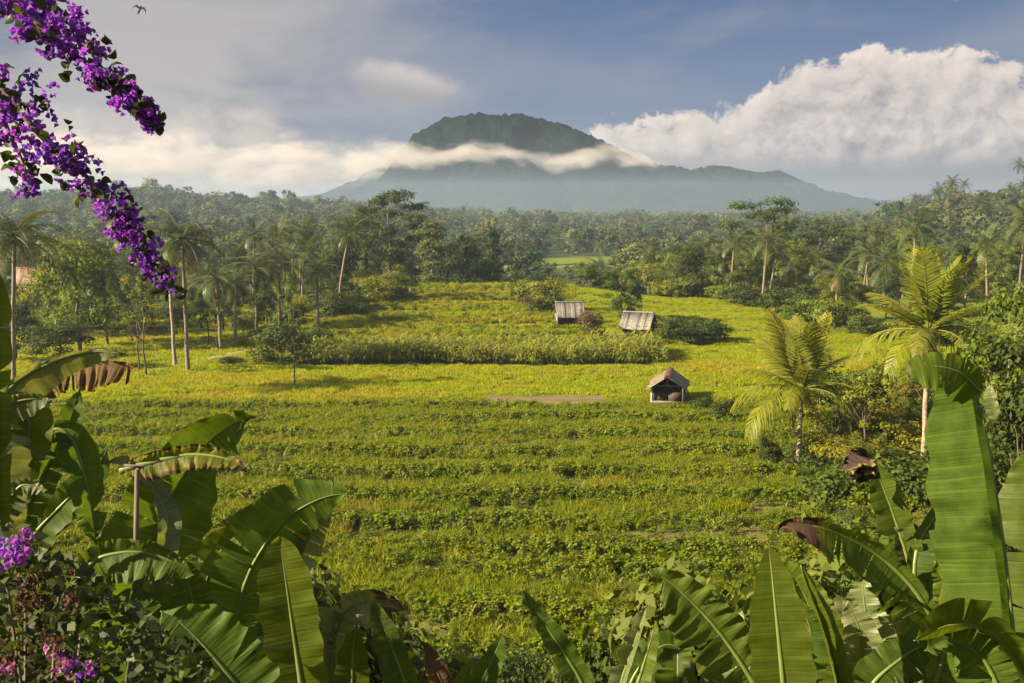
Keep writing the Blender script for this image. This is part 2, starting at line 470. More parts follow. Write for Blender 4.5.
# mud pan in the paddy, dirt path on the left
def ribbon(name, pts, w, m, lift=0.03, n=40):
    mb = MB(); V = []; k = len(pts)
    ts = np.linspace(0, k - 1, n)
    px = np.interp(ts, range(k), [p[0] for p in pts]); py = np.interp(ts, range(k), [p[1] for p in pts])
    tx = np.gradient(px); ty = np.gradient(py); l = np.hypot(tx, ty); nx, ny = -ty / l, tx / l
    ww = w * (1 + 0.3 * (vnoise(ts * 3, ts * 0, 6) - 0.5))
    cols = 5
    for j in range(cols):
        s = (j / (cols - 1) - 0.5)
        X = px + nx * ww * s; Y = py + ny * ww * s
        V.append(np.stack([X, Y, zg(X, Y) + lift + 0.10 * (1 - (2 * s) ** 2)], -1))
    V = np.stack(V, 1).reshape(-1, 3)
    F = [(i * cols + j, i * cols + j + 1, (i + 1) * cols + j + 1, (i + 1) * cols + j) for i in range(n - 1) for j in range(cols - 1)]
    mb.add(V, F); return struct(mb.obj(name, m, smooth=True))
M_dirt = solid_mat('dirt', (0.16, 0.125, 0.08), (0.30, 0.245, 0.165), 1.2, 0.95, bump=0.5)
M_mud = solid_mat('mud', (0.105, 0.075, 0.022), (0.19, 0.14, 0.045), 0.9, 0.6, (0.4, 1.5, 1), 0.3, spec=0.4)
pa = [GR(70, 392), GR(125, 377), GR(190, 363), GR(245, 352), GR(290, 340), GR(335, 331)]
ribbon('dirt_path', [(p.x, p.y) for p in pa], 1.3, M_dirt)
pb = [GR(484, 399.5), GR(520, 400), GR(560, 400.5), GR(606, 400)]
ribbon('mud_patch', [(p.x, p.y) for p in pb], 3.2, M_mud, 0.04)

# ------------------------------------------------------------------ scatter (only for what nobody could count)
def scatter_group(protos):
    ng = bpy.data.node_groups.new('scatter', 'GeometryNodeTree')
    ng.interface.new_socket('Geometry', in_out='INPUT', socket_type='NodeSocketGeometry')
    ng.interface.new_socket('Geometry', in_out='OUTPUT', socket_type='NodeSocketGeometry')
    N = ng.nodes; L = ng.links.new
    gi = N.new('NodeGroupInput'); go = N.new('NodeGroupOutput'); jn = N.new('GeometryNodeJoinGeometry')
    def attr(nm, ty):
        a = N.new('GeometryNodeInputNamedAttribute'); a.data_type = ty; a.inputs['Name'].default_value = nm
        return a.outputs['Attribute']
    rot = attr('rot', 'FLOAT_VECTOR'); scl = attr('scl', 'FLOAT'); pick = attr('pick', 'INT')
    for k, p in enumerate(protos):
        oi = N.new('GeometryNodeObjectInfo'); oi.inputs['Object'].default_value = p
        cmpn = N.new('FunctionNodeCompare'); cmpn.data_type = 'INT'; cmpn.operation = 'EQUAL'
        ii = [s for s in cmpn.inputs if s.type == 'INT']
        L(pick, ii[0]); ii[1].default_value = k
        ip = N.new('GeometryNodeInstanceOnPoints')
        L(gi.outputs[0], ip.inputs['Points']); L(cmpn.outputs[0], ip.inputs['Selection'])
        L(oi.outputs['Geometry'], ip.inputs['Instance'])
        e2r = N.new('FunctionNodeEulerToRotation'); L(rot, e2r.inputs[0]); L(e2r.outputs[0], ip.inputs['Rotation'])
        L(scl, ip.inputs['Scale'])
        L(ip.outputs[0], jn.inputs[0])
    L(jn.outputs[0], go.inputs[0])
    return ng
def scatter(name, proto_meshes, pts, scl, itint, label=None, tilt=0.12):
    pts = np.asarray(pts, float); n = len(pts)
    me = bpy.data.meshes.new(name); me.vertices.add(n); me.vertices.foreach_set('co', pts.ravel())
    def A(nm, ty, key, arr):
        a = me.attributes.new(nm, ty, 'POINT'); a.data.foreach_set(key, np.ascontiguousarray(arr).ravel())
    rot = np.stack([rng.normal(0, tilt, n), rng.normal(0, tilt, n), rng.uniform(0, 6.283, n)], 1)
    A('rot', 'FLOAT_VECTOR', 'vector', rot); A('scl', 'FLOAT', 'value', np.broadcast_to(scl, (n,)).astype(float))
    A('itint', 'FLOAT', 'value', np.broadcast_to(itint, (n,)).astype(float))
    A('pick', 'INT', 'value', rng.integers(0, len(proto_meshes), n).astype(np.int32))
    protos = [bpy.data.objects.new('plant_pattern', pm) for pm in proto_meshes]
    o = link(name, me); stuff(o)
    md = o.modifiers.new('scatter', 'NODES'); md.node_group = scatter_group(protos)
    return o

def blade_tuft(n, h, w, spread, lean, m, seed, base_tint=None):
    r = np.random.default_rng(seed); mb = MB()
    a = r.uniform(0, 6.283, n); rad = spread * np.sqrt(r.uniform(0, 1, n))
    b = np.stack([rad * np.cos(a), rad * np.sin(a), np.zeros(n)], 1)
    d = r.uniform(0, 6.283, n); ln = np.abs(r.normal(lean, lean * 0.6, n)); hh = h * r.uniform(0.55, 1.1, n)
    dv = np.stack([np.cos(d), np.sin(d), np.zeros(n)], 1); sv = np.stack([-np.sin(d), np.cos(d), np.zeros(n)], 1)
    ph = r.uniform(0, 6.28, n); sv = unit(sv * np.cos(ph)[:, None] + dv * np.sin(ph)[:, None])
    z = np.array([0, 0, 1.0])
    p1 = b + z * (hh * 0.55)[:, None] + dv * (ln * hh * 0.3)[:, None]
    p2 = b + z * (hh * 0.95)[:, None] + dv * (ln * hh)[:, None]
    V = np.stack([b - sv * w * 0.4, b + sv * w * 0.4, p1 + sv * w * 0.5, p1 - sv * w * 0.5, p2], 1).reshape(-1, 3)
    i = np.arange(n)[:, None] * 5
    mb.add(V, np.concatenate([i, i + 1, i + 2, i + 3], 1), np.repeat(r.uniform(0, 1, n), 5))
    mb.f.append(np.concatenate([i + 3, i + 2, i + 4], 1))
    return mb.mesh('grass_tuft', m)
def leafy_plant(n, h, rad, lf, m, seed):
    r = np.random.default_rng(seed); mb = MB()
    u = r.uniform(0, 1, n) ** 0.6; a = r.uniform(0, 6.283, n); rr = rad * np.sqrt(r.uniform(0, 1, n)) * (1.0 - 0.45 * u)
    C = np.stack([rr * np.cos(a), rr * np.sin(a), h * (0.15 + 0.85 * u)], 1)
    N = np.stack([np.cos(a) * 0.5, np.sin(a) * 0.5, np.full(n, 1.0)], 1) + r.normal(0, 0.45, (n, 3))
    s = lf * r.uniform(0.6, 1.25, n)
    leaves(mb, C, N, s, s * 0.72, r.uniform(0, 1, n) * 0.6 + 0.4 * u, r)
    for k in range(4):
        tube(mb, [(0, 0, 0), (rad * 0.5 * math.cos(k * 1.7), rad * 0.5 * math.sin(k * 1.7), h * 0.8)], 0.006, 3, 0.2, cap=False)
    return mb.mesh('leafy_plant', m)
def sprout(n, h, w, m, seed, straight=0.3):
    """a young maize-like shoot of arching straps"""
    r = np.random.default_rng(seed); mb = MB()
    tube(mb, [(0, 0, 0), (0.01, 0.01, h * 0.75)], [0.018, 0.008], 4, 0.4)
    for k in range(n):
        a = k * 2.4 + r.uniform(-.4, .4); d = np.array([math.cos(a), math.sin(a), 0]); s = np.array([-d[1], d[0], 0])
        z0 = h * (0.15 + 0.6 * k / n); L = h * r.uniform(0.5, 0.75)
        prev = []
        ts = np.linspace(0, 1, 5)
        P0 = np.array([0, 0, z0])
        pts = [P0 + d * L * (tt * 0.75) + np.array([0, 0, L * (tt * 1.0 - (0.9 + straight * r.uniform(-.5, .5)) * tt * tt)]) for tt in ts]
        ww = [w * 0.5, w, w * 0.9, w * 0.55, 0.004]
        V = []
        for p, q in zip(pts, ww): V += [p - s * q / 2, p + s * q / 2]
        mb.add(V, [(2 * j, 2 * j + 1, 2 * j + 3, 2 * j + 2) for j in range(4)], r.uniform(0.2, 1))
    return mb.mesh('maize_plant', m)
def in_view(X, Y, pad=40):
    px = 512 + FX * X / np.maximum(Y, 1)
    return (px > -pad) & (px < 1024 + pad)
def uni(n, x0, x1, y0, y1):
    return rng.uniform(x0, x1, n), rng.uniform(y0, y1, n)
def px_of(X, Y): return 512 + FX * X / (CP * Y + SP * CAM_H)
def on(X, Y, dz=0.0): return np.stack([X, Y, zg(X, Y) + dz], 1)

ROWS = [26.4, 29.0, 33.0, 35.0, 37.6, 41.4, 45.0, 49.2, 53.2, 57.0, 60.6]
def row_y(k, x): return ROWS[k] + 0.9 * (vnoise(x * 0.09 + k * 7.3, x * 0, 12) - 0.5) - 0.01 * x
def bean_density(X, Y):
    d = np.zeros_like(X)
    for k in range(len(ROWS)):
        wid = 0.75 + 0.5 * vnoise(X * 0.15 + k * 3, X * 0 + k, 14)
        d = np.maximum(d, np.exp(-((Y - row_y(k, X)) / wid) ** 2))
    d *= 0.75 + 0.5 * sst(fbm(X * 0.22, Y * 0.3, 15, 3), 0.38, 0.58) - 0.25
    return d
def near_mud(X, Y, w):
    return (np.abs(Y - np.interp(X, [p.x for p in pb], [p.y for p in pb])) < w) & (X > pb[0].x) & (X < pb[-1].x)
def near_crops():
    # broad-leaved rows
    X, Y = uni(46000, -38, 30, 22.5, 63)
    keep = in_view(X, Y) & (Y < 60.0 + 1.2 * vnoise(X * 0.1, X * 0, 19)) & ~near_mud(X, Y, 1.2 + 1.4 * vnoise(X * 1.3, Y * 1.3, 90))
    d = bean_density(X, Y)
    keep &= rng.uniform(0, 1, len(X)) < np.clip(d * 0.85 + 0.16, 0, 1)
    X, Y, d = X[keep], Y[keep], d[keep]
    protos = [leafy_plant(46, 0.42, 0.26, 0.105, M_bean, 100 + k) for k in range(6)]
    s = (0.62 + 0.60 * d) * rng.uniform(0.75, 1.25, len(X))
    it = np.clip(0.65 * sst(fbm(X * 0.12, Y * 0.12, 25, 3), 0.42, 0.7) + 0.35 * (rng.uniform(0, 1, len(X)) < 0.06), 0, 1)
    scatter('bean_crop', protos, on(X, Y), s, it)
    # grass between the rows
    X, Y = uni(30000, -38, 30, 23, 63)
    d = bean_density(X, Y)
    keep = in_view(X, Y) & ~near_mud(X, Y, 1.2 + 1.4 * vnoise(X * 1.3, Y * 1.3, 90)) & (rng.uniform(0, 1, len(X)) < np.clip(0.85 - 0.6 * d, 0.15, 1))
    X, Y, d = X[keep], Y[keep], d[keep]
    bare = fbm(X * 0.35 + 5, Y * 0.6, 95, 3) < 0.37
    X, Y, d = X[~bare], Y[~bare], d[~bare]
    protos = [blade_tuft(72, 0.34, 0.026, 0.36, 0.45, M_grass, 200 + k) for k in range(5)]
    it = np.clip(1.0 * sst(fbm(X * 0.16, Y * 0.16, 35, 3), 0.55, 0.85), 0, 1)
    scatter('field_grass', protos, on(X, Y), (0.45 + 0.95 * fbm(X * 0.4, Y * 0.5, 97, 3)) * rng.uniform(0.7, 1.3, len(X)), it)
    # pale shoots standing among them
    X, Y = uni(1500, -38, 30, 26, 62)
    keep = in_view(X, Y) & (rng.uniform(0, 1, len(X)) < 0.25 + 0.6 * vnoise(X * .2, Y * .2, 44))
    X, Y = X[keep], Y[keep]
    scatter('maize_shoots', [sprout(6, 0.85, 0.055, M_corn, 300 + k) for k in range(4)], on(X, Y), rng.uniform(0.5, 1.1, len(X)), rng.uniform(0, 0.5, len(X)))
near_crops()

def paddies():
    protos = [blade_tuft(110, 0.26, 0.04, 0.6, 0.3, M_paddy, 400 + k) for k in range(5)]
    X, Y = uni(36000, -75, 62, 62, 128)
    px = px_of(X, Y)
    k = in_view(X, Y)
    # bare strips: path, mud pan, maize block
    for pth, w in ((pa, 1.1), (pb, 0.9 + 1.2 * vnoise(X * 1.1, Y * 1.1, 91))):
        xs_ = np.array([p.x for p in pth]); ys_ = np.array([p.y for p in pth])
        o = np.argsort(xs_)
        yy = np.interp(X, xs_[o], ys_[o]); k &= ~((np.abs(Y - yy) < w) & (X > xs_.min()) & (X < xs_.max()))
    k &= ~((Y > 76.4) & (Y < 84.4) & (X > -17) & (X < 11.5))
    # terrace field is handled separately
    terr = (Y > 86) & (X > -24) & (X < 6.5)
    k &= ~terr
    k &= ~((X > 30) & (Y > 100))
    bund = np.abs(((Y + 2.0 * vnoise(X * 0.08, X * 0, 51)) % 5.5) - 2.7) < 0.14
    k &= ~(bund & (rng.uniform(0, 1, len(X)) < 0.75))
    X, Y = X[k], Y[k]
    it = np.clip(0.75 * sst(fbm(X * 0.10, Y * 0.25, 55, 4), 0.50, 0.72), 0, 1) * np.where((Y > 86) & (X > 6), 0.0, 1.0)
    # straw-coloured corner on the left, before the path
    it = np.maximum(it, 0.7 * np.exp(-(((X + 19) / 7) ** 2 + ((Y - 70) / 2.5) ** 2)))
    h = 0.55 + 0.8 * fbm(X * 0.15, Y * 0.3, 58, 3)
    h = np.where((Y > 86) & (X > 6), 0.75, h)
    scatter('rice_paddy', protos, on(X, Y), h * rng.uniform(0.8, 1.2, len(X)), it)
    # terraces behind the maize
    X, Y = uni(13000, -28, 9, 86, 122)
    k = in_view(X, Y) & (X > -25 + 3 * vnoise(Y * 0.2, Y * 0, 60)) & (X < 7)
    X, Y = X[k], Y[k]
    gold = sst(fbm(X * 0.08 + 9, Y * 0.3, 66, 4), 0.40, 0.62)
    rowd = 0.5 + 0.5 * np.sin(Y * 2 * math.pi / 3.4 + 3 * vnoise(X * 0.06, Y * 0.0, 70))
    kk = rng.uniform(0, 1, len(X)) < 0.35 + 0.65 * rowd
    X, Y, gold, rowd = X[kk], Y[kk], gold[kk], rowd[kk]
    scatter('terrace_crop', [blade_tuft(60, 0.6, 0.055, 0.5, 0.45, M_paddy, 450 + q) for q in range(4)] + [leafy_plant(70, 0.55, 0.5, 0.17, M_bean, 460 + q) for q in range(2)],
            on(X, Y), (0.45 + 0.6 * rowd) * rng.uniform(0.8, 1.2, len(X)), np.clip(gold * 0.75, 0, 1))
    # maize block
    X, Y = uni(1750, -19, 12, 76.8, 84.0)
    k = (Y > 76.8 + 1.2 * vnoise(X * 0.5, X * 0, 74) + 0.5 * vnoise(X * 1.7, X * 0, 76)) & (rng.uniform(0, 1, len(X)) < sst(X, -20, -13))
    X, Y = X[k], Y[k]
    scatter('maize_crop', [sprout(11, 2.0, 0.12, M_corn, 500 + q) for q in range(6)], on(X, Y), rng.uniform(0.72, 1.12, len(X)) * (0.8 + 0.3 * vnoise(X * 0.2, Y * 0.2, 77)), rng.uniform(0, 0.35, len(X)), tilt=0.09)
paddies()

# ------------------------------------------------------------------ tree patterns
def crown_mesh(lobes, n, lf, m, seed, clump=0.30, up=0.35, per=None, name='crown', wr=0.62):
    """leaf clumps spread in and on a set of ellipsoid lobes"""
    r = np.random.default_rng(seed); mb = MB()
    vol = np.array([l[3] * l[4] * l[5] if len(l) == 6 else l[3] ** 3 for l in lobes]) ** 0.75
    vol /= vol.sum(); per = per or 22
    for l, v in zip(lobes, vol):
        c = np.array(l[:3]); rad = np.array(l[3:6] if len(l) == 6 else (l[3],) * 3)
        k = max(3, int(n * v / per))
        d = unit(r.normal(size=(k, 3))); d[:, 2] = np.where(d[:, 2] < -0.35, -d[:, 2] * 0.5, d[:, 2])
        q = r.uniform(0.45, 1.05, k)[:, None]
        cc = c + d * q * rad
        cs = clump * rad.mean() * r.uniform(0.6, 1.4, k)
        off = r.normal(0, 1, (k, per, 3)); off[..., 2] *= 0.6
        C = cc[:, None, :] + off * cs[:, None, None] * 0.5
        N = d[:, None, :] * 0.9 + off * 0.35 + np.array([0, 0, up]) + r.normal(0, 0.45, (k, per, 3))
        tint = np.clip(r.uniform(0, 1, (k, 1)) * 0.65 + r.uniform(0, 0.45, (k, per)), 0, 1)
        s = lf * r.uniform(0.6, 1.3, k * per)
        leaves(mb, C.reshape(-1, 3), N.reshape(-1, 3), s, s * wr, tint.ravel(), r)
    return mb.mesh(name, m)
def trunk_mesh(h, r0, limbs, m, seed, lean=0.0, r1=None, wob=0.05, n=8):
    r = np.random.default_rng(seed); mb = MB()
    k = 7; pts = []
    for i in range(k):
        t = i / (k - 1); pts.append((lean * h * t * t + r.normal(0, wob * h * 0.3) * (t > 0), r.normal(0, wob * h * 0.3) * (t > 0), -0.3 + (h + 0.3) * t))
    tube(mb, pts, [r0 * (1 - 0.6 * i / (k - 1)) if r1 is None else r0 + (r1 - r0) * i / (k - 1) for i in range(k)], n)
    for (t, end) in limbs:
        i = t * (k - 1); a = int(i); f = i - a; p0 = Vector(pts[a]).lerp(Vector(pts[min(a + 1, k - 1)]), f)
        e = Vector(end); mid = p0.lerp(e, 0.5) + Vector((0, 0, -0.08 * (e - p0).length))
        rr = r0 * (1 - 0.6 * t) * 0.6
        tube(mb, [p0, mid, e], [rr, rr * 0.7, rr * 0.25], 6)
    return mb.mesh('trunk', m)
PATTERNS = {}
def pattern(kind, h, trunk, crown, leaf=None): PATTERNS.setdefault(kind, []).append((h, trunk, crown))
def lobes_round(h, w, seed, nl=9, base=0.25):
    r = np.random.default_rng(seed); out = [(0, 0, h * 0.62, w * 0.36, w * 0.36, h * 0.26)]
    for k in range(nl):
        a = k * 2.4 + r.uniform(-.4, .4); z = h * (base + (0.92 - base) * ((k + 0.5) / nl)) ; rr = w * 0.5 * math.sqrt(max(0.05, 1 - ((z / h - 0.52) / 0.55) ** 2)) * r.uniform(0.5, 0.85)
        s = w * r.uniform(0.15, 0.26)
        out.append((rr * math.cos(a), rr * math.sin(a), z - s * 0.4, s, s, s * 0.75))
    return out
def limbs_for(lobes, r, cnt=6):
    idx = r.permutation(len(lobes))[:cnt]
    return [(float(np.clip(r.uniform(0.45, 0.95), 0, 1)), (lobes[i][0], lobes[i][1], lobes[i][2])) for i in idx]
def make_patterns():
    r = np.random.default_rng(5)
    # heights are for a 10 m tree; objects are scaled
    for k, m in enumerate((M_dark_leaf, M_dark_leaf, M_mid_leaf, M_mid_leaf, M_airy_leaf)):
        lb = lobes_round(10, r.uniform(6.5, 8.5), 20 + k, 13, 0.22)
        pattern('round', 10, trunk_mesh(6.5, 0.28, limbs_for(lb, r, 7), M_bark, k), crown_mesh(lb, 9000, 0.30, m, 30 + k, 0.5))
    for k, m in enumerate((M_light_leaf, M_yellow_leaf)):
        lb = lobes_round(10, 8.0, 50 + k, 12, 0.22)
        pattern('pale', 10, trunk_mesh(6.5, 0.25, limbs_for(lb, r, 7), M_bark, k), crown_mesh(lb, 4800, 0.38, m, 60 + k, 0.55))
    # flat layered umbrella crown
    for k in range(3):
        lb = []
        for j in range(17):
            t = j / 16; a = j * 2.4 + k; rad = (0.6 + 3.2 * (1 - abs(t - 0.55) * 1.25)) * r.uniform(0.55, 1.1)
            lb.append((rad * math.cos(a), rad * math.sin(a), 4.6 + 5.2 * t, r.uniform(1.2, 2.0), r.uniform(1.2, 2.0), 0.42))
        pattern('umbrella', 10, trunk_mesh(8.6, 0.16, [(min(0.97, max(0.4, (l[2] - 1.2) / 9)), l[:3]) for l in lb], M_bark, 70 + k), crown_mesh(lb, 9500, 0.24, (M_dark_leaf, M_mid_leaf, M_airy_leaf)[k], 80 + k, 0.42, 0.9))
    # tall columns
    for k, m in enumerate((M_airy_leaf, M_dark_leaf, M_mid_leaf)):
        lb = [(0.9 * math.cos(j * 2.4) * (1.15 - j / 18), 0.9 * math.sin(j * 2.4) * (1.15 - j / 18), 1.6 + j * 0.56, 0.95, 0.95, 0.8) for j in range(15)]
        pattern('column', 10, trunk_mesh(9, 0.2, [(min(.95, l[2] / 9), l[:3]) for l in lb[::2]], M_bark_pale, 90 + k), crown_mesh(lb, 4600, 0.28, m, 95 + k, 0.6))
    # slender field trees with an open crown
    for k, m in enumerate((M_mid_leaf, M_light_leaf)):
        lb = [(r.uniform(-1.8, 1.8), r.uniform(-1.8, 1.8), r.uniform(5.0, 9.5), r.uniform(0.5, 1.0), r.uniform(.5, 1.0), r.uniform(.35, .6)) for j in range(13)]
        pattern('slender', 10, trunk_mesh(8.0, 0.14, [(min(.9, max(.35, (l[2] - 1.2) / 9)), l[:3]) for l in lb], M_bark, 110 + k), crown_mesh(lb, 1500, 0.30, m, 115 + k, 0.7))
    # bushes, 3 m tall in the pattern
    for k, m in enumerate((M_dark_leaf, M_mid_leaf, M_light_leaf, M_yellow_leaf, M_brown_leaf)):
        lb = [(0, 0, 1.2, 1.2, 1.2, 1.1)] + [(1.2 * math.cos(j * 2.4) * r.uniform(.5, 1), 1.2 * math.sin(j * 2.4) * r.uniform(.5, 1), r.uniform(0.4, 2.2), .7, .7, .55) for j in range(9)]
        pattern('bush', 3, trunk_mesh(1.6, 0.07, [(0.4 + 0.05 * j, l[:3]) for j, l in enumerate(lb[1:9])], M_bark, 130 + k), crown_mesh(lb, 3000, 0.17, m, 135 + k, 0.45))
    for k, m in enumerate((M_dark_leaf, M_mid_leaf, M_dark_leaf)):
        r = np.random.default_rng(170 + k)
        lb = [(0, 0, .7, .5, .5, .6)] + [(.75 * math.cos(j * 2.4) * r.uniform(.4, 1), .75 * math.sin(j * 2.4) * r.uniform(.4, 1), r.uniform(.3, 1.35), .36, .36, .26) for j in range(11)]
        pattern('shrub', 1.5, trunk_mesh(1.0, 0.03, [(0.3 + 0.05 * j, l[:3]) for j, l in enumerate(lb[1:11])], M_bark, 180 + k), crown_mesh(lb, 5200, 0.075, m, 185 + k, 0.55))
    for k, (m, lf) in enumerate(((M_dark_leaf, 0.26), (M_mid_leaf, 0.24), (M_light_leaf, 0.24), (M_yellow_leaf, 0.22))):
        r = np.random.default_rng(140 + k)
        lb = [(r.uniform(-2.6, 2.6), r.uniform(-2.6, 2.6), r.uniform(1.6, 9.3), r.uniform(0.7, 1.4), r.uniform(.7, 1.4), r.uniform(.45, .9)) for j in range(30)]
        pattern('thicket', 10, trunk_mesh(7.0, 0.13, [(min(.85, max(.08, (l[2] - 1.6) / 9)), l[:3]) for l in lb[::2]], M_bark, 150 + k), crown_mesh(lb, 9500, lf, m, 155 + k, 0.6))
make_patterns()
def tree(kind, var, loc, h, label, cat='tree', name='tree', group=None, wide=1.0, rz=None, crown_name='crown'):
    H, tm, cm = PATTERNS[kind][var % len(PATTERNS[kind])]
    s = h / H * (1.22 if kind == 'bush' else 1.0)
    o = thing(name, label, cat, loc, random.uniform(0, 6.28) if rz is None else rz, group)
    o.scale = (s * wide, s * wide, s)
    link('trunk' if cat != 'bush' else 'stem', tm, o); link(crown_name, cm, o)
    return o

# ------------------------------------------------------------------ palms
def frond_mesh(L, droop, m, seed, nl=36, lw=0.068, ll=0.74, lift=0.0, hang=0.5, curl=0.0):
    """rachis along +X, rising then arching; leaflets on both sides; material slots: leaflets, rachis"""
    r = np.random.default_rng(seed); mb = MB()
    N = 14; t = np.linspace(0, 1, N)
    ang = lift - droop * t ** 1.4
    dx = np.cos(ang); dz = np.sin(ang); st = L / (N - 1)
    X = np.concatenate([[0], np.cumsum(dx[:-1] * st)]); Zc = np.concatenate([[0], np.cumsum(dz[:-1] * st)])
    Yc = curl * t ** 2 * L * 0.2
    tl = np.linspace(0.13, 0.99, nl)
    for side in (1, -1):
        tt = tl + r.uniform(-.012, .012, nl)
        px = np.interp(tt, t, X); pz = np.interp(tt, t, Zc); py = np.interp(tt, t, Yc); an = np.interp(tt, t, ang)
        ln = ll * (0.45 + 0.95 * np.sin(np.clip(tt * 0.9 + 0.13, 0, 1) * math.pi) ** 0.8) * r.uniform(0.85, 1.1, nl)
        fwd = 0.35 + 0.55 * tt
        tx, tz = np.cos(an), np.sin(an)
        d0 = np.stack([tx * fwd, np.full(nl, side * 1.0), tz * fwd + 0.10], 1); d0 = unit(d0)
        hg = hang * r.uniform(0.6, 1.4, nl)
        b = np.stack([px, py, pz], 1)
        m1 = b + d0 * (ln * 0.5)[:, None] - np.array([0, 0, 1]) * (ln * 0.10 * hg)[:, None]
        e = b + d0 * (ln * 0.9)[:, None] - np.array([0, 0, 1]) * (ln * 0.62 * hg)[:, None]
        w = np.stack([tx, 0 * tx, tz], 1) * lw * 0.5
        V = np.stack([b - w * .6, b + w * .6, m1 + w, m1 - w, e], 1).reshape(-1, 3)
        i = np.arange(nl)[:, None] * 5
        tn = np.repeat(np.clip(r.uniform(0.1, 0.9, nl) + 0.3 * (tt - .5), 0, 1), 5)
        mb.add(V, np.concatenate([i, i + 1, i + 2, i + 3], 1), tn); mb.f.append(np.concatenate([i + 3, i + 2, i + 4], 1))
        # close the second face set under same vertices
    lf_count = sum(len(f) for f in mb.f)
    tube(mb, [(X[i], Yc[i], Zc[i]) for i in range(N)], [0.045 * (1 - 0.85 * i / (N - 1)) for i in range(N)], 4, 0.8)
    me = mb.mesh('frond', [m, M_rachis])
    n = len(me.polygons); idx = np.zeros(n, np.int32); idx[lf_count:] = 1
    me.polygons.foreach_set('material_index', idx)
    return me
FR = {
    'green': [frond_mesh(3.6, d, M_palm_leaf, 600 + k, hang=hg) for k, (d, hg) in enumerate(((1.2, .5), (1.5, .7), (0.9, .4), (1.8, .9)))],
    'young': [frond_mesh(3.6, d, M_palm_yellow, 620 + k, hang=hg, nl=44, lw=0.080, ll=0.85) for k, (d, hg) in enumerate(((0.45, .42), (0.8, .65), (1.45, 1.1)))],
    'dry': [frond_mesh(3.0, d, M_palm_dry, 640 + k, hang=1.3, ll=0.5) for k, d in enumerate((1.2, 0.6))],
}
def palm_trunk(h, r0, r1, lean, seed, m=M_palm_trunk):
    r = np.random.default_rng(seed); mb = MB(); k = 16; pts = []; rad = []
    az = r.uniform(0, 6.28)
    for i in range(k):
        t = i / (k - 1); o = lean * h * (t ** 1.6)
        pts.append((o * math.cos(az) + 0.02 * math.sin(i * 1.3), o * math.sin(az), -0.4 + (h + 0.4) * t))
        rad.append((r0 + (r1 - r0) * t) * (1 + 0.05 * (i % 2)) + 0.08 * math.exp(-t * 14))
    tube(mb, pts, rad, 9)
    return mb.mesh('trunk', m, True), Vector(pts[-1])
def palm(loc, h, label, spread=1.0, n=20, kind='green', seed=0, group=None, lean=0.06, spear=0, dry=2, name='coconut_palm', up=(1.15, -0.55), r0=0.15, trunk_mat=M_palm_trunk):
    r = random.Random(seed)
    o = thing(name, label, 'palm tree', loc, 0, group)
    tm, top = palm_trunk(h, r0, r0 * 0.72, lean, seed, trunk_mat)
    link('trunk', tm, o)
    def fr(me, az, el, s):
        f = link('frond', me, o, top); f.rotation_euler = (r.uniform(-.25, .25), -el, az); f.scale = (s, s, s); return f
    for k in range(n):
        t = (k + 0.5) / n; el = up[0] + (up[1] - up[0]) * t + r.uniform(-.12, .12)
        fr(FR[kind][r.randrange(len(FR[kind])) if kind != 'young' else (2 if el < 0.5 else r.randrange(2))], k * 2.399 + r.uniform(-.25, .25), el, spread * r.uniform(0.85, 1.12))
    for k in range(spear):
        fr(FR[kind][0], k * 2.4 + seed, 1.35 + r.uniform(-.13, .1), spread * r.uniform(.95, 1.2))
    for k in range(dry):
        fr(FR['dry'][k % 2], r.uniform(0, 6.28), -0.75 - r.uniform(0, .5), spread * 0.85)
    mb = MB()
    for k in range(7):
        a = k * 0.9 + seed; c = Vector((0.22 * math.cos(a), 0.22 * math.sin(a), -0.22 - 0.12 * (k % 2)))
        tube(mb, [c + Vector((0, 0, 0.14)), c + Vector((0, 0, 0.07)), c, c + Vector((0, 0, -.09)), c + Vector((0, 0, -.14))], [0.03, 0.095, 0.12, 0.09, 0.02], 7)
    nuts = mb.obj('coconut_cluster', M_brown_nut, o, True); nuts.location = top
    return o
M_brown_nut = solid_mat('coconut_husk', (0.10, 0.09, 0.02), (0.20, 0.15, 0.04), 4, 0.6, bump=0.1)
# a lighter pattern for the small palms in the wood: one crown mesh each
def palm_crown(seed, n=18, kind='green'):
    r = random.Random(seed); V = []; T = []; F = []; off = 0; mi = []
    mb = MB()
    for k in range(n):
        src = FR[kind][r.randrange(3)]
        co = np.empty(len(src.vertices) * 3); src.vertices.foreach_get('co', co); co = co.reshape(-1, 3)
        t = (k + .5) / n; M = Euler((r.uniform(-.2, .2), -(1.2 - 1.85 * t), k * 2.4 + r.uniform(-.2, .2))).to_matrix()
        co = co @ np.array(M).T * r.uniform(.85, 1.1)
        tn = np.empty(len(src.vertices)); src.attributes['tint'].data.foreach_get('value', tn)
        base = mb.n
        mb.v.append(co); mb.t.append(tn); mb.uv.append(np.zeros((len(co), 2))); mb.n += len(co)
        for p in src.polygons:
            mb.f.append(np.array([list(p.vertices)]) + base)
    return mb.mesh('crown', M_palm_leaf)
PALM_CROWNS = [palm_crown(700 + k) for k in range(3)]
PALM_TRUNKS = [palm_trunk(9.0, 0.15, 0.10, l, 710 + k) for k, l in enumerate((0.03, 0.10, 0.16))]
def wood_palm(loc, h, label, group, spread=1.0, var=None):
    k = random.randrange(3) if var is None else var
    o = thing('coconut_palm', label, 'palm tree', loc, random.uniform(0, 6.28), group)
    s = h / 9.0
    tm, top = PALM_TRUNKS[k]
    a = link('trunk', tm, o); a.scale = (1, 1, s)
    c = link('crown', PALM_CROWNS[k], o, (top.x, top.y, top.z * s)); c.scale = (spread,) * 3; c.rotation_euler.z = random.uniform(0, 6.28)
    return o
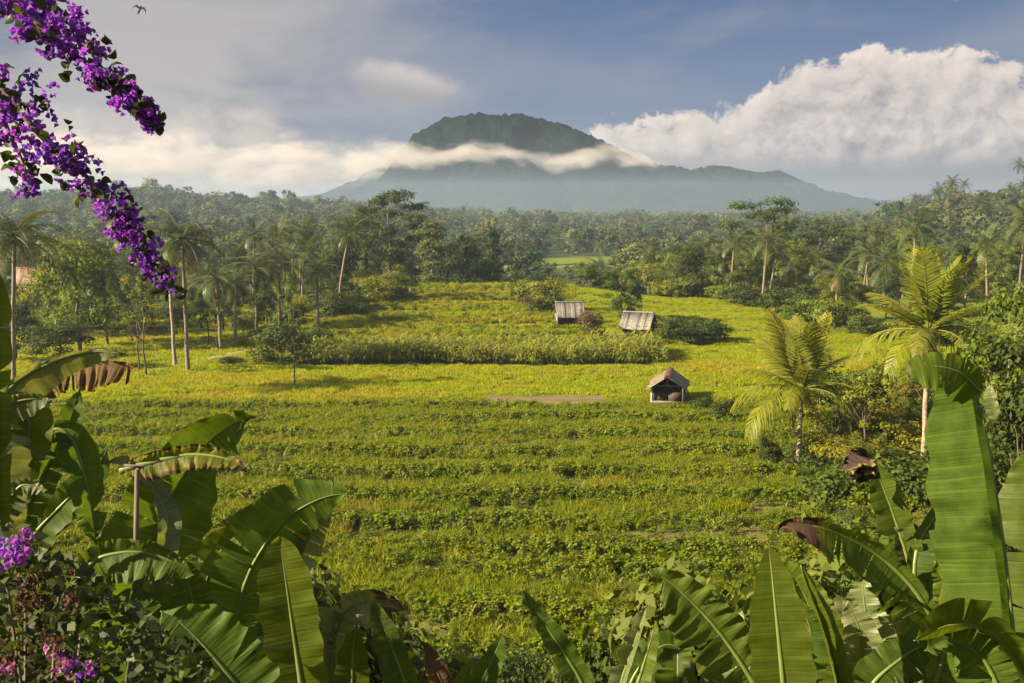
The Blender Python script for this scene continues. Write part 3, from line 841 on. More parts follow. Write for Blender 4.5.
# ------------------------------------------------------------------ mountain, its cloud belt and the haze
def mountain():
    Y0 = 3300.0
    prof = [(-60, 205), (250, 204), (330, 198), (372, 183), (392, 168), (408, 150), (424, 134), (445, 122), (470, 118.5), (500, 119), (520, 118), (545, 124), (575, 133), (610, 148), (632, 160), (650, 166), (668, 168), (690, 172), (712, 168), (735, 172), (760, 177), (790, 184), (815, 190), (840, 200), (868, 206), (960, 212), (1100, 215)]
    xs_ = np.array([p[0] for p in prof], float); hs = np.array([(205 - p[1]) / FX for p in prof])
    nx, ny = 860, 150
    X = np.linspace((-60 - 512) / FX * Y0, (1100 - 512) / FX * Y0, nx); Yv = np.linspace(2150, 4600, ny)
    XX, YY = np.meshgrid(X, Yv)
    pxs = XX / Y0 * FX + 512
    ridge = np.interp(pxs, xs_, hs) * Y0 + CAM_H
    w = np.where(YY < Y0, (Y0 - YY) / (Y0 - 2150), (YY - Y0) / (4600 - Y0))
    prof_w = np.clip(1 - w, 0, 1) ** 1.25
    spur = fbm(XX * 0.0052, YY * 0.0019, 81, 4) - 0.5
    Z = -12 + (ridge + 12) * prof_w
    Z += spur * 430 * np.sin(np.clip(w, 0, 1) * math.pi) * np.clip(ridge / 240, 0.25, 1)
    tree_b = np.abs(vnoise(XX * 0.055, YY * 0.055, 86) - 0.5) * 9 + vnoise(XX * 0.14, YY * 0.10, 87) * 8 + 3 * sst(vnoise(XX * 0.05, YY * 0.02, 88), 0.72, 0.95)
    Z += tree_b * np.clip((ridge + 10) / 80, 0.2, 1)
    V = np.stack([XX, YY, Z], -1).reshape(-1, 3)
    i = (np.arange(ny - 1)[:, None] * nx + np.arange(nx - 1)[None, :]).reshape(-1, 1)
    mb = MB(); mb.add(V, np.concatenate([i, i + 1, i + 1 + nx, i + nx], 1))
    m, t, out = mat('mountain_forest')
    g = t.node('ShaderNodeNewGeometry')
    n = t.noise(g.outputs['Position'], 0.012, 6, 0.65); n2 = t.noise(g.outputs['Position'], 0.07, 5, 0.7)
    c = t.mix(t.smooth(n2, 0.35, 0.68), rgb(0.002, 0.006, 0.006), rgb(0.014, 0.025, 0.017))
    c = t.mix(t.smooth(n, 0.52, 0.68, 0, 0.6), c, rgb(0.026, 0.038, 0.020))
    p = t.node('ShaderNodeBsdfPrincipled'); t.link(c, p.inputs['Base Color']); p.inputs['Roughness'].default_value = 1.0
    p.inputs['Specular IOR Level'].default_value = 0.0
    b = t.node('ShaderNodeBump'); b.inputs['Strength'].default_value = 1.0; b.inputs['Distance'].default_value = 22
    t.link(n2, b.inputs['Height']); t.link(b.outputs[0], p.inputs['Normal'])
    t.link(p.outputs[0], out.inputs[0])
    struct(mb.obj('mountain', m, smooth=True))
mountain()

def cloud_box(name, lo, hi, build):
    mb = MB(); box(mb, lo, hi)
    m, t, out = mat(name + '_vapour')
    g = t.node('ShaderNodeNewGeometry'); sp = t.node('ShaderNodeSeparateXYZ'); t.link(g.outputs['Position'], sp.inputs[0])
    dens = build(t, g.outputs['Position'], *sp.outputs)
    v = t.node('ShaderNodeVolumePrincipled')
    v.inputs['Color'].default_value = (0.76, 0.70, 0.67, 1); v.inputs['Anisotropy'].default_value = 0.1
    t.link(dens, v.inputs['Density']); t.link(v.outputs[0], out.inputs['Volume'])
    try: m.cycles.volume_sampling = 'MULTIPLE_IMPORTANCE'
    except Exception: pass
    o = mb.obj(name, m); stuff(o); return o
CY = 2600.0
def cX(px): return (px - 512) / FX * CY
def cZ(py): return CAM_H + (205 - py) / FX * CY
def belt(t, pos, X, Y, Z):
    u = t.math('DIVIDE', t.math('ADD', X, 1500.0), 2000.0)
    def uu(px): return (cX(px) + 1500.0) / 2000.0
    def vv(py): return (cZ(py)) / 300.0
    mid = t.math('MULTIPLY', t.curve(u, [(0, vv(165)), (uu(60), vv(164)), (uu(300), vv(166)), (uu(400), vv(161)), (uu(450), vv(156)), (uu(500), vv(161)), (uu(560), vv(163)), (uu(620), vv(163)), (uu(670), vv(170)), (1, vv(180))]), 300.0)
    half = t.math('MULTIPLY', t.curve(u, [(0, 0.25), (uu(60), 0.24), (uu(280), 0.22), (uu(380), 0.16), (uu(440), 0.10), (uu(500), 0.11), (uu(560), 0.10), (uu(610), 0.075), (uu(645), 0.04), (uu(670), 0.0), (1, 0.0)]), 300.0)
    mp = t.node('ShaderNodeMapping'); mp.inputs['Scale'].default_value = (0.0095, 0.006, 0.022); t.link(pos, mp.inputs[0])
    n = t.noise(mp.outputs[0], 1.0, 5, 0.6, 0.3)
    mp2 = t.node('ShaderNodeMapping'); mp2.inputs['Scale'].default_value = (0.0062, 0.004, 0.006); t.link(pos, mp2.inputs[0])
    nb = t.noise(mp2.outputs[0], 1.0, 2, 0.5)
    zz = t.math('SUBTRACT', t.math('SUBTRACT', Z, mid), t.math('MULTIPLY', t.math('SUBTRACT', nb, 0.5), 105.0))
    dz = t.math('DIVIDE', t.math('ABSOLUTE', zz), t.math('MAXIMUM', half, 0.5))
    dy = t.math('DIVIDE', t.math('ABSOLUTE', t.math('SUBTRACT', Y, CY)), 150.0)
    shp = t.math('SUBTRACT', 1.0, t.math('ADD', t.math('MULTIPLY', dz, dz), t.math('MULTIPLY', dy, dy)))
    d = t.math('ADD', shp, t.math('MULTIPLY', t.math('SUBTRACT', n, 0.50), 4.2))
    d = t.math('MULTIPLY', t.smooth(d, 0.0, 1.7), t.smooth(half, 1.0, 14.0))
    return t.math('MULTIPLY', d, 0.014)
cloud_box('mountain_cloud', (-1600, CY - 150, cZ(206)), (460, CY + 150, cZ(112)), belt)

HAZE_TOP = 54.0
def haze():
    mb = MB(); box(mb, (GX0 - 20, -90, -14.0), (GX1 + 20, 1985, HAZE_TOP))
    m, t, out = mat('haze_air')
    v = t.node('ShaderNodeVolumePrincipled')
    v.inputs['Color'].default_value = (0.62, 0.78, 1.0, 1); v.inputs['Density'].default_value = 0.00030; v.inputs['Anisotropy'].default_value = 0.3
    t.link(v.outputs[0], out.inputs['Volume'])
    stuff(mb.obj('haze', m))
haze()

# ------------------------------------------------------------------ far woods: one mass beyond the trees one can tell apart
def far_woods():
    prot = []
    for k, (kind, v) in enumerate((('round', 0), ('round', 2), ('round', 4), ('umbrella', 1), ('column', 1), ('pale', 0))):
        r = np.random.default_rng(800 + k); mb = MB()
        lb = lobes_round(10, 8.5 if kind in ('round', 'pale') else 5.5, 810 + k, 9, 0.12)
        me = crown_mesh(lb, 900, 0.8, M_far_tree, 820 + k, 0.55, name='far_crown')
        prot.append(me)
    def fill(n, a0, a1, r0, r1, clear=True):
        a = rng.uniform(a0, a1, n); r = np.sqrt(rng.uniform(r0 * r0, r1 * r1, n))
        X = r * np.sin(a); Y = r * np.cos(a)
        k = np.ones(n, bool)
        k &= ~((np.abs(X - 21) < 13) & (np.abs(Y - 300) < 30))
        k &= ~((np.abs(X - 60) < 22) & (np.abs(Y - 330) < 20))
        return X[k], Y[k]
    A = []
    for n, r0, r1 in ((800, 200, 330), (1600, 330, 560), (1900, 560, 900), (1400, 900, 1800)):
        A.append(fill(n, -0.62, 0.62, r0, r1))
    # the two wooded ridges
    A.append(fill(900, -0.62, -0.10, 560, 690)); A.append(fill(500, 0.30, 0.60, 370, 520))
    X = np.concatenate([a[0] for a in A]); Y = np.concatenate([a[1] for a in A])
    s = rng.uniform(0.5, 1.2, len(X)) * np.where(rng.uniform(0, 1, len(X)) < 0.05, 1.4, 1.0) * np.where(Y > 560, 1.1, 0.9)
    s *= np.where((np.abs(X - 0.07 * Y) < 11) & (Y < 275) & (Y > 185), 0.32, 1.0)
    o = scatter('distant_wood', prot, on(X, Y, -0.6), s, rng.uniform(0, 0.5, len(X)), tilt=0.05)
    scatter('distant_palm_grove', PALM_CROWNS[:2], on(*_palms_far()), rng.uniform(0.9, 1.3, 150), 0.0, tilt=0.1)
def _palms_far():
    a = rng.uniform(0.05, 0.6, 150); r = np.sqrt(rng.uniform(200 ** 2, 480 ** 2, 150)); return r * np.sin(a), r * np.cos(a), zg(r * np.sin(a), r * np.cos(a)) + rng.uniform(6, 10, 150)
far_woods()
# palms that stand out along the skyline of the right-hand hill
ORD = ('first', 'second', 'third', 'fourth', 'fifth', 'sixth', 'seventh')
for q, (px, py, d) in enumerate(((957, 203, 390), (969, 197, 395), (985, 196, 400), (1001, 195, 402), (1014, 190, 405))):
    p = P(px, py, d); z = zg1(p.x, p.y)
    wood_palm((p.x, p.y, z), max(6, p.z - z), ORD[q] + ' palm from the left along the skyline of the right-hand hill', 'palms along the hill skyline', 0.75)

# ------------------------------------------------------------------ trees one by one
def at_base(px, d): return AT(px, d)
def by_top(px, d, py):
    p = P(px, py, d / CP); b = Vector((p.x, p.y, zg1(p.x, p.y))); return b, max(1.0, p.z - b.z)
def T(kind, var, px, d, py, label, cat='tree', **kw):
    b, h = by_top(px, d, py); return tree(kind, var, b, h, label, cat, **kw)
def TB(kind, var, px, pyb, pyt, label, cat='tree', **kw):
    b = GR(px, pyb); h = (pyb - pyt) / FX * DP(b) * 1.0; return tree(kind, var, b, h, label, cat, **kw)
# heroes in the middle
T('umbrella', 0, 388, 136, 193, 'tall tree with flat dark layers of foliage rising above the terrace corner', name='albizia_tree', wide=0.82)
T('umbrella', 2, 352, 168, 214, 'flat-topped hazy tree just left of the tall layered tree', name='albizia_tree')
T('column', 0, 431, 128, 221, 'tall sunlit olive column of a tree at the top corner of the terraces', name='columnar_tree', wide=1.35)
T('round', 1, 462, 136, 231, 'dark full-crowned tree directly right of the sunlit column tree', wide=0.85)
T('round', 0, 340, 132, 232, 'dark round tree left of the tall layered tree', wide=0.8)
T('round', 3, 372, 125, 250, 'green bushy tree in front of the tall layered tree', wide=0.85)
T('pale', 0, 398, 123, 262, 'yellow-green tree below the tall layered tree', wide=0.8)
T('column', 1, 366, 122, 252, 'small dark purple-brown cypress-like tree among pale shrubs', name='columnar_tree', wide=0.5)
T('column', 1, 492, 150, 228, 'narrow dark conifer-like tree right of the dark full-crowned tree', name='columnar_tree', wide=0.8)
T('round', 0, 484, 132, 256, 'low dark tree at the right end of the terrace hedge', wide=1.0)
TB('bush', 2, 547, 311, 277, 'bright round light-green bush left of the grey-roofed hut', 'bush', name='bush', crown_name='foliage')
TB('bush', 2, 522, 307, 279, 'mid-green bush beside the bright round bush on the terrace edge', 'bush', name='bush', crown_name='foliage')
TB('bush', 4, 533, 312, 294, 'low reddish-brown bush in front of the bright round bush', 'bush', name='bush', crown_name='foliage')
TB('thicket', 1, 621, 322, 264, 'green tree rising between the two far field huts', wide=0.85)
TB('round', 0, 634, 318, 276, 'small dark tree right behind the long-roofed hut', wide=0.6)
TB('bush', 4, 590, 339, 308, 'brown withered shrub shaped like a haystack between the huts', 'bush', name='withered_shrub', crown_name='foliage', wide=0.72)
for k, (px, pyb, h) in enumerate(((668, 341, 25), (680, 342, 24), (692, 342, 23), (704, 342, 24), (716, 341, 22))):
    TB('bush', 0, px, pyb, pyb - h, ORD[k] + ' dark bush from the left in the row beside the long-roofed hut', 'bush', name='bush', crown_name='foliage', group='dark bushes beside the long-roofed hut', wide=1.15)
for q, (px, pyb, h) in enumerate(((413, 368, 7), (499, 367, 6), (541, 367, 6), (564, 367, 7))):
    TB('bush', 0, px, pyb, pyb - h, ORD[q] + ' tiny dark bush from the left at the foot of the maize', 'bush', name='bush', crown_name='foliage', group='tiny bushes along the maize front')
# slender field tree on the left paddy, tree pair and bushes by the path
TB('slender', 0, 295, 389, 287, 'slender leggy tree standing alone at the front edge of the paddy', name='slender_tree', wide=0.55)
TB('slender', 1, 146, 377, 268, 'two-stemmed small tree beside the pale palm trunk', name='slender_tree', wide=0.75)
TB('slender', 0, 139, 372, 275, 'leaning thin tree next to the two-stemmed small tree', name='slender_tree', wide=0.7)
TB('slender', 0, 209, 347, 290, 'dark small tree leaning over the seated figure by the path', name='slender_tree', wide=0.9)
TB('bush', 1, 282, 363, 318, 'broad green bush beside the path at the left end of the maize', 'bush', name='bush', crown_name='foliage', wide=1.1)
TB('bush', 1, 318, 352, 322, 'rounded green bush behind the slender lone tree', 'bush', name='bush', crown_name='foliage')
TB('bush', 0, 230, 365, 355, 'low dark bush on the path bank', 'bush', name='bush', crown_name='foliage', wide=2.0)
TB('bush', 2, 262, 364, 352, 'low pale bush on the path bank', 'bush', name='bush', crown_name='foliage', wide=1.8)
TB('pale', 0, 80, 352, 226, 'loose yellow-green tree behind the far left palm', wide=0.8)
T('pale', 0, 45, 92, 262, 'sunlit bushy tree left of the loose yellow-green tree', wide=0.9)
T('round', 0, 58, 74, 318, 'low dark tree crown behind the banana leaf at left', wide=1.5)
T('round', 0, 12, 78, 296, 'dark tree behind the bright leaf at the left border', wide=0.9)
T('round', 1, 172, 96, 300, 'dark low tree in shade behind the tall left palms', wide=1.4)
T('round', 0, 200, 100, 296, 'second dark low tree in shade between palm trunks', wide=1.2)
# right side
T('umbrella', 1, 768, 156, 201, 'tall umbrella-crowned tree topping the wood beyond the bright paddy', name='albizia_tree', wide=0.9)
T('umbrella', 0, 822, 165, 222, 'flat-crowned dark tree right of the tall umbrella tree', name='albizia_tree')
T('umbrella', 2, 865, 170, 226, 'wide flat-crowned tree in the wood below the right hill', name='albizia_tree', wide=1.1)
T('umbrella', 1, 905, 175, 236, 'grey-green flat-crowned tree left of the young palm spear', name='albizia_tree', wide=1.1)
T('pale', 1, 783, 138, 252, 'tree with a patch of bright yellow leaves in the right wood', wide=0.6)
TB('bush', 0, 721, 421, 396, 'dark shrub alone on the grass right of the nearest hut', 'bush', name='bush', crown_name='foliage', wide=0.8)
TB('bush', 0, 700, 409, 397, 'dark scrub in the shade right of the nearest hut', 'bush', name='bush', crown_name='foliage', wide=1.4)
TB('bush', 0, 769, 468, 432, 'narrow dark shrub left of the young palm trunk', 'bush', name='bush', crown_name='foliage', wide=0.55)

# the wood in the middle distance: individual trees, thinner behind
def wood(n, px0, px1, d0, d1, hlo, hhi, kinds, label, group, seed, cat='tree', name='tree', keep=None, wide=(0.8, 1.15)):
    r = random.Random(seed); out = []; tries = 0
    while len(out) < n and tries < n * 60:
        tries += 1
        px = r.uniform(px0, px1); d = math.sqrt(r.uniform(d0 * d0, d1 * d1))
        p = AT(px, d)
        if keep and not keep(px, d, p): continue
        h = r.uniform(hlo, hhi)
        if any((p.x - q.x) ** 2 + (p.y - q.y) ** 2 < (0.30 * (h + g)) ** 2 for q, g in out): continue
        out.append((p, h))
        k, v = r.choice(kinds)
        tree(k, v, p, h, label, cat, name=name, group=group, wide=r.uniform(*wide), rz=r.uniform(0, 6.28), crown_name='foliage' if k == 'bush' else 'crown')
def edge_right(px): return np.interp(px, [560, 640, 700, 760, 830, 900, 1024], [128, 126, 120, 112, 96, 88, 80])
DK = [('round', 0), ('round', 1), ('round', 2), ('round', 3), ('round', 4), ('umbrella', 0), ('umbrella', 1), ('column', 2), ('pale', 0), ('pale', 1), ('thicket', 2)]
wood(34, 640, 1060, 100, 140, 4.0, 7.5, DK + [('pale', 1)], 'sunlit broadleaf tree at the front of the wood beyond the right paddy', 'front trees of the right wood', 1, keep=lambda px, d, p: d > edge_right(px) + 1)
wood(46, 640, 1060, 140, 195, 6, 10.5, DK, 'broadleaf tree deeper in the wood below the right-hand hill', 'trees deeper in the right wood', 2)
wood(24, 470, 660, 128, 185, 3.0, 6.5, [('round', 0), ('round', 1), ('round', 2), ('column', 1), ('round', 4)], 'low dark tree in the dip behind the terraces', 'low trees in the dip behind the terraces', 3, keep=lambda px, d, p: not (555 < px < 615 and d > 140))
wood(30, -30, 460, 128, 200, 5, 8.5, DK, 'hazy broadleaf tree in the wood behind the left palms', 'trees in the wood behind the left palms', 4)
wood(32, -20, 380, 98, 126, 3, 6.0, [('pale', 0), ('round', 2), ('round', 3), ('pale', 1), ('slender', 1), ('round', 4)], 'pale green tree beyond the grass field on the left', 'trees beyond the left grass field', 5, keep=lambda px, d, p: not (p.x > -26 and d < 124))
wood(28, 300, 420, 100, 124, 1.6, 3.2, [('bush', 1), ('bush', 2), ('bush', 3), ('bush', 0)], 'scrubby bush along the left edge of the terraces', 'bushes along the left edge of the terraces', 6, 'bush', 'bush', keep=lambda px, d, p: -28 < p.x < -13 and d > 96 - (p.x + 13) * -0.2, wide=(1.0, 1.5))
wood(34, 640, 1060, 84, 128, 1.5, 3.2, [('bush', 0), ('bush', 1), ('bush', 2), ('bush', 1)], 'undergrowth bush along the lower edge of the right wood', 'undergrowth bushes along the right wood', 7, 'bush', 'bush', keep=lambda px, d, p: edge_right(px) - 1 < d < edge_right(px) + 8, wide=(1.0, 1.6))
wood(15, -10, 300, 92, 106, 1.4, 2.8, [('bush', 1), ('bush', 2), ('bush', 3), ('bush', 2)], 'bright bush behind the palm trunks of the left grove', 'bushes behind the left grove', 61, 'bush', 'bush', keep=lambda px, d, p: p.x < -21, wide=(1.0, 1.5))
wood(6, 40, 330, 84, 104, 4.0, 6.5, [('slender', 0), ('slender', 1), ('thicket', 1)], 'slim green tree standing among the palms of the left grove', 'slim trees among the left palms', 62, keep=lambda px, d, p: p.x < -19, name='slender_tree', wide=(.6, .9))
# the bushy slope on the right, in front of the paddy
wood(52, 800, 1010, 30, 62, 1.6, 3.4, [('bush', 1), ('bush', 2), ('bush', 3), ('thicket', 1), ('thicket', 2), ('thicket', 3)], 'leafy bush on the thicket bank around the young palms', 'bushes around the young palms', 8, 'bush', 'bush', keep=lambda px, d, p: px > 860 - (d - 30) * 1.2, wide=(0.9, 1.3))
wood(16, 745, 900, 27, 50, 0.9, 1.7, [('bush', 0), ('bush', 1), ('bush', 1)], 'low dark bush at the right edge of the bean field', 'low bushes at the right edge of the bean field', 9, 'bush', 'bush', keep=lambda px, d, p: px > 900 - (d - 22) * 4, wide=(0.9, 1.3))
T('slender', 1, 868, 44, 372, 'thin-stemmed open tree between the two young palms', name='slender_tree', wide=0.9)
T('slender', 0, 838, 46, 388, 'small open tree right of the nearer young palm', name='slender_tree', wide=0.9)
T('thicket', 1, 1018, 36, 262, 'tall dense-leaved tree at the right border behind the banana leaves', wide=0.75)
T('thicket', 1, 985, 42, 332, 'olive-leaved tree behind the big upright banana leaf', wide=0.7)
T('thicket', 0, 1035, 30, 330, 'dark tree cut by the right border', wide=0.8)
T('thicket', 2, 940, 50, 345, 'grey-green tree below the taller young palm', wide=0.8)

# palms
def palm_px(px, pyb, pyt, label, **kw):
    b = GR(px, pyb); h = (pyb - pyt) / FX * DP(b); return palm(b, h, label, **kw)
palm(AT(6, 62), by_top(6, 62, 236)[1], 'large coconut palm at the left border with long drooping fronds', spread=0.95, n=24, seed=3)
palm_px(107, 346, 268, 'tall coconut palm half hidden behind the bougainvillea tip', spread=1.15, n=22, seed=4, lean=0.02)
palm_px(188, 373, 240, 'tallest coconut palm of the left grove, dark straight trunk by the path', spread=0.98, n=24, seed=5, lean=0.03)
palm_px(175, 366, 262, 'pale-trunked palm close behind the tallest palm of the left grove', spread=0.7, n=14, seed=6, lean=0.02, trunk_mat=M_bark_pale)
palm_px(221, 351, 278, 'coconut palm standing right of the seated figure', spread=0.9, n=20, seed=7, lean=0.03)
palm_px(236, 341, 284, 'shorter coconut palm with a pale trunk behind the path', spread=0.85, n=18, seed=8, lean=0.02, trunk_mat=M_bark_pale)
palm_px(257, 338, 268, 'coconut palm at the right end of the left grove row', spread=0.9, n=20, seed=9, lean=0.04)
palm_px(280, 334, 262, 'dense leafy palm behind the broad green bush', spread=0.9, n=22, seed=10, lean=0.02)
palm_px(318, 327, 270, 'small palm behind the rounded green bush', spread=0.75, n=16, seed=12, lean=0.05)
r_ = random.Random(33)
for k in range(7):
    px = r_.uniform(215, 350); d = r_.uniform(100, 140)
    wood_palm(AT(px, d), r_.uniform(6, 9.5), 'distant coconut palm with a thin trunk in the left grove', 'far palms of the left grove', 0.85)
for k in range(46):
    px = r_.uniform(640, 1040); d = math.sqrt(r_.uniform(105 ** 2, 200 ** 2))
    if d < edge_right(px) + 3: continue
    wood_palm(AT(px, d), r_.uniform(5, 10), 'coconut palm among the broadleaf trees of the right wood', 'palms in the right wood', 0.9)
palm_px(798, 468, 388, 'young yellow-green palm with upright fronds right of the bean field', spread=1.0, n=15, kind='young', seed=21, lean=0.02, spear=9, dry=2, up=(0.95, -0.22), r0=0.12, trunk_mat=M_bark_pale)
palm_px(922, 492, 330, 'taller young palm with a golden spear of fronds behind the upright banana leaf', spread=0.98, n=15, kind='young', seed=22, lean=0.02, spear=8, dry=2, up=(0.9, -0.25), r0=0.13, trunk_mat=M_bark_pale)
palm(AT(838, 98), 5.5, 'small palm with hanging straw-coloured dead fronds behind the young palms', spread=0.8, n=9, seed=23, dry=9)
palm(AT(725, 122), 4.5, 'palm with curling whitish fronds at the wood edge above the paddy', spread=0.9, n=14, seed=25, dry=5)
# ------------------------------------------------------------------ field huts and houses
M_thatch_grey = solid_mat('weathered_roof_sheet', (0.125, 0.115, 0.095), (0.24, 0.22, 0.185), 2.5, 0.85, (3, 3, 1), 0.3)
M_roof_tan = solid_mat('tan_roof_sheet', (0.095, 0.072, 0.055), (0.19, 0.15, 0.115), 2.0, 0.8, (3, 1, 1), 0.3)
M_roof_red = solid_mat('clay_roof_tile', (0.26, 0.14, 0.10), (0.40, 0.24, 0.18), 3.0, 0.9)
M_sheet_brown = solid_mat('brown_roof_sheet', (0.11, 0.095, 0.08), (0.20, 0.175, 0.15), 2.5, 0.85, (3, 3, 1), 0.3)
M_wood_dark = solid_mat('dark_board', (0.035, 0.028, 0.024), (0.085, 0.065, 0.05), 4, 0.85, (6, 6, 0.6), 0.4)
M_wood_grey = solid_mat('grey_board', (0.13, 0.12, 0.11), (0.25, 0.23, 0.21), 4, 0.85, (6, 6, 0.6), 0.4)
M_white = solid_mat('limewash', (0.34, 0.325, 0.29), (0.52, 0.50, 0.45), 3, 0.8, bump=0.1)
M_brick = solid_mat('mud_brick', (0.07, 0.045, 0.034), (0.13, 0.085, 0.062), 5, 0.9)
M_rust = solid_mat('rusty_ridge', (0.07, 0.03, 0.022), (0.15, 0.07, 0.05), 5, 0.7)
def roof_sheet(mb, x0, x1, p_ridge, p_eave, n=22, amp=0.018, th=0.03):
    """corrugated sheet between a ridge line and an eave line, both along X; points are (y, z)"""
    xs_ = np.linspace(x0, x1, n * 2 + 1); V = []; jr = random.Random(int(abs(x0) * 1000) + len(mb.v))
    jit = [(jr.uniform(-.09, .09), jr.uniform(-.014, .014)) for _ in range(n * 2 + 1)]
    for i, x in enumerate(xs_):
        ey, ez = jit[i // 5]; sag = -0.05 * math.sin(math.pi * i / (2 * n))
        dz = amp * (1 if i % 2 else -1) + 0.012 * math.sin(i * 2.1)
        for (y, z) in ((p_ridge[0], p_ridge[1] + sag), (p_eave[0] + ey, p_eave[1] + ez + sag)): V.append((x, y, z + dz)); V.append((x, y, z + dz - th))
    F = []
    for i in range(len(xs_) - 1):
        a = i * 4; b = a + 4
        F += [(a, b, b + 2, a + 2), (a + 1, a + 3, b + 3, b + 1), (a, a + 1, b + 1, b), (a + 2, b + 2, b + 3, a + 3)]
    F += [(0, 2, 3, 1), (len(xs_) * 4 - 4, len(xs_) * 4 - 3, len(xs_) * 4 - 1, len(xs_) * 4 - 2)]
    mb.add(V, F)
def hut(name, label, loc, rz, W, D, wh, rh, m_roof, m_wall, m_cap, over=0.3, open_front=True, platform=0.0, posts=True, m_post=None, front_wall=None, cat='hut'):
    """ridge along local X, length W; depth D along Y; the front is the -Y side"""
    o = thing(name, label, cat, loc, rz)
    z0 = platform
    if platform:
        mb = MB(); box(mb, (-W / 2 - .05, -D / 2 - .05, platform - .14), (W / 2 + .05, D / 2 + .05, platform)); mb.obj('floor', m_post or M_wood_grey, o)
    mb = MB(); t = 0.06
    box(mb, (-W / 2, D / 2 - t, z0), (W / 2, D / 2, wh)); mb.obj('wall', m_wall, o)
    for s in (-1, 1):
        mb = MB(); x = s * (W / 2 - t / 2)
        mb.add([(x - t / 2, -D / 2, z0), (x + t / 2, -D / 2, z0), (x + t / 2, D / 2 - t - .002, z0), (x - t / 2, D / 2 - t - .002, z0),
                (x - t / 2, -D / 2, wh), (x + t / 2, -D / 2, wh), (x + t / 2, D / 2 - t - .002, wh), (x - t / 2, D / 2 - t - .002, wh),
                (x - t / 2, 0, rh - .08), (x + t / 2, 0, rh - .08)],
               [(0, 3, 2, 1), (1, 2, 6, 5), (3, 0, 4, 7), (0, 1, 5, 4), (2, 3, 7, 6)])
        k = mb.n - 10; mb.f.append(np.array([[k + 4, k + 5, k + 9, k + 8], [k + 6, k + 7, k + 8, k + 9]])); mb.f.append(np.array([[k + 5, k + 6, k + 9], [k + 7, k + 4, k + 8]]))
        mb.obj('wall', m_wall, o)
    if not open_front:
        mb = MB(); box(mb, (-W / 2 + t + .002, -D / 2, z0), (-W * 0.12, -D / 2 + t, wh)); box(mb, (W * 0.16, -D / 2, z0), (W / 2 - t - .002, -D / 2 + t, wh)); box(mb, (-W * .12 + .002, -D / 2, wh - .3), (W * .16 - .002, -D / 2 + t, wh)); mb.obj('front_wall', front_wall or m_wall, o)
    mb = MB(); sl = (rh - wh) / (D / 2)
    roof_sheet(mb, -W / 2 - over, W / 2 + over, (-0.02, rh), (-D / 2 - over, wh - sl * over + .03)); mb.obj('roof', m_roof, o)
    mb = MB(); roof_sheet(mb, -W / 2 - over, W / 2 + over, (0.02, rh), (D / 2 + over, wh - sl * over + .03)); mb.obj('roof', m_roof, o)
    mb = MB(); xs_ = np.linspace(-W / 2 - over - .02, W / 2 + over + .02, 12)
    tube(mb, [(x, 0, rh + .03) for x in xs_], 0.07, 6); mb.obj('ridge_cap', m_cap, o)
    if posts:
        for sx in (-1, 1):
            for sy in (-1, 1):
                mb = MB(); tube(mb, [(sx * (W / 2 + .04), sy * (D / 2 + .04), -.25), (sx * (W / 2 + .04), sy * (D / 2 + .04), wh)], 0.05, 6); mb.obj('post', m_post or M_wood_grey, o)
    return o
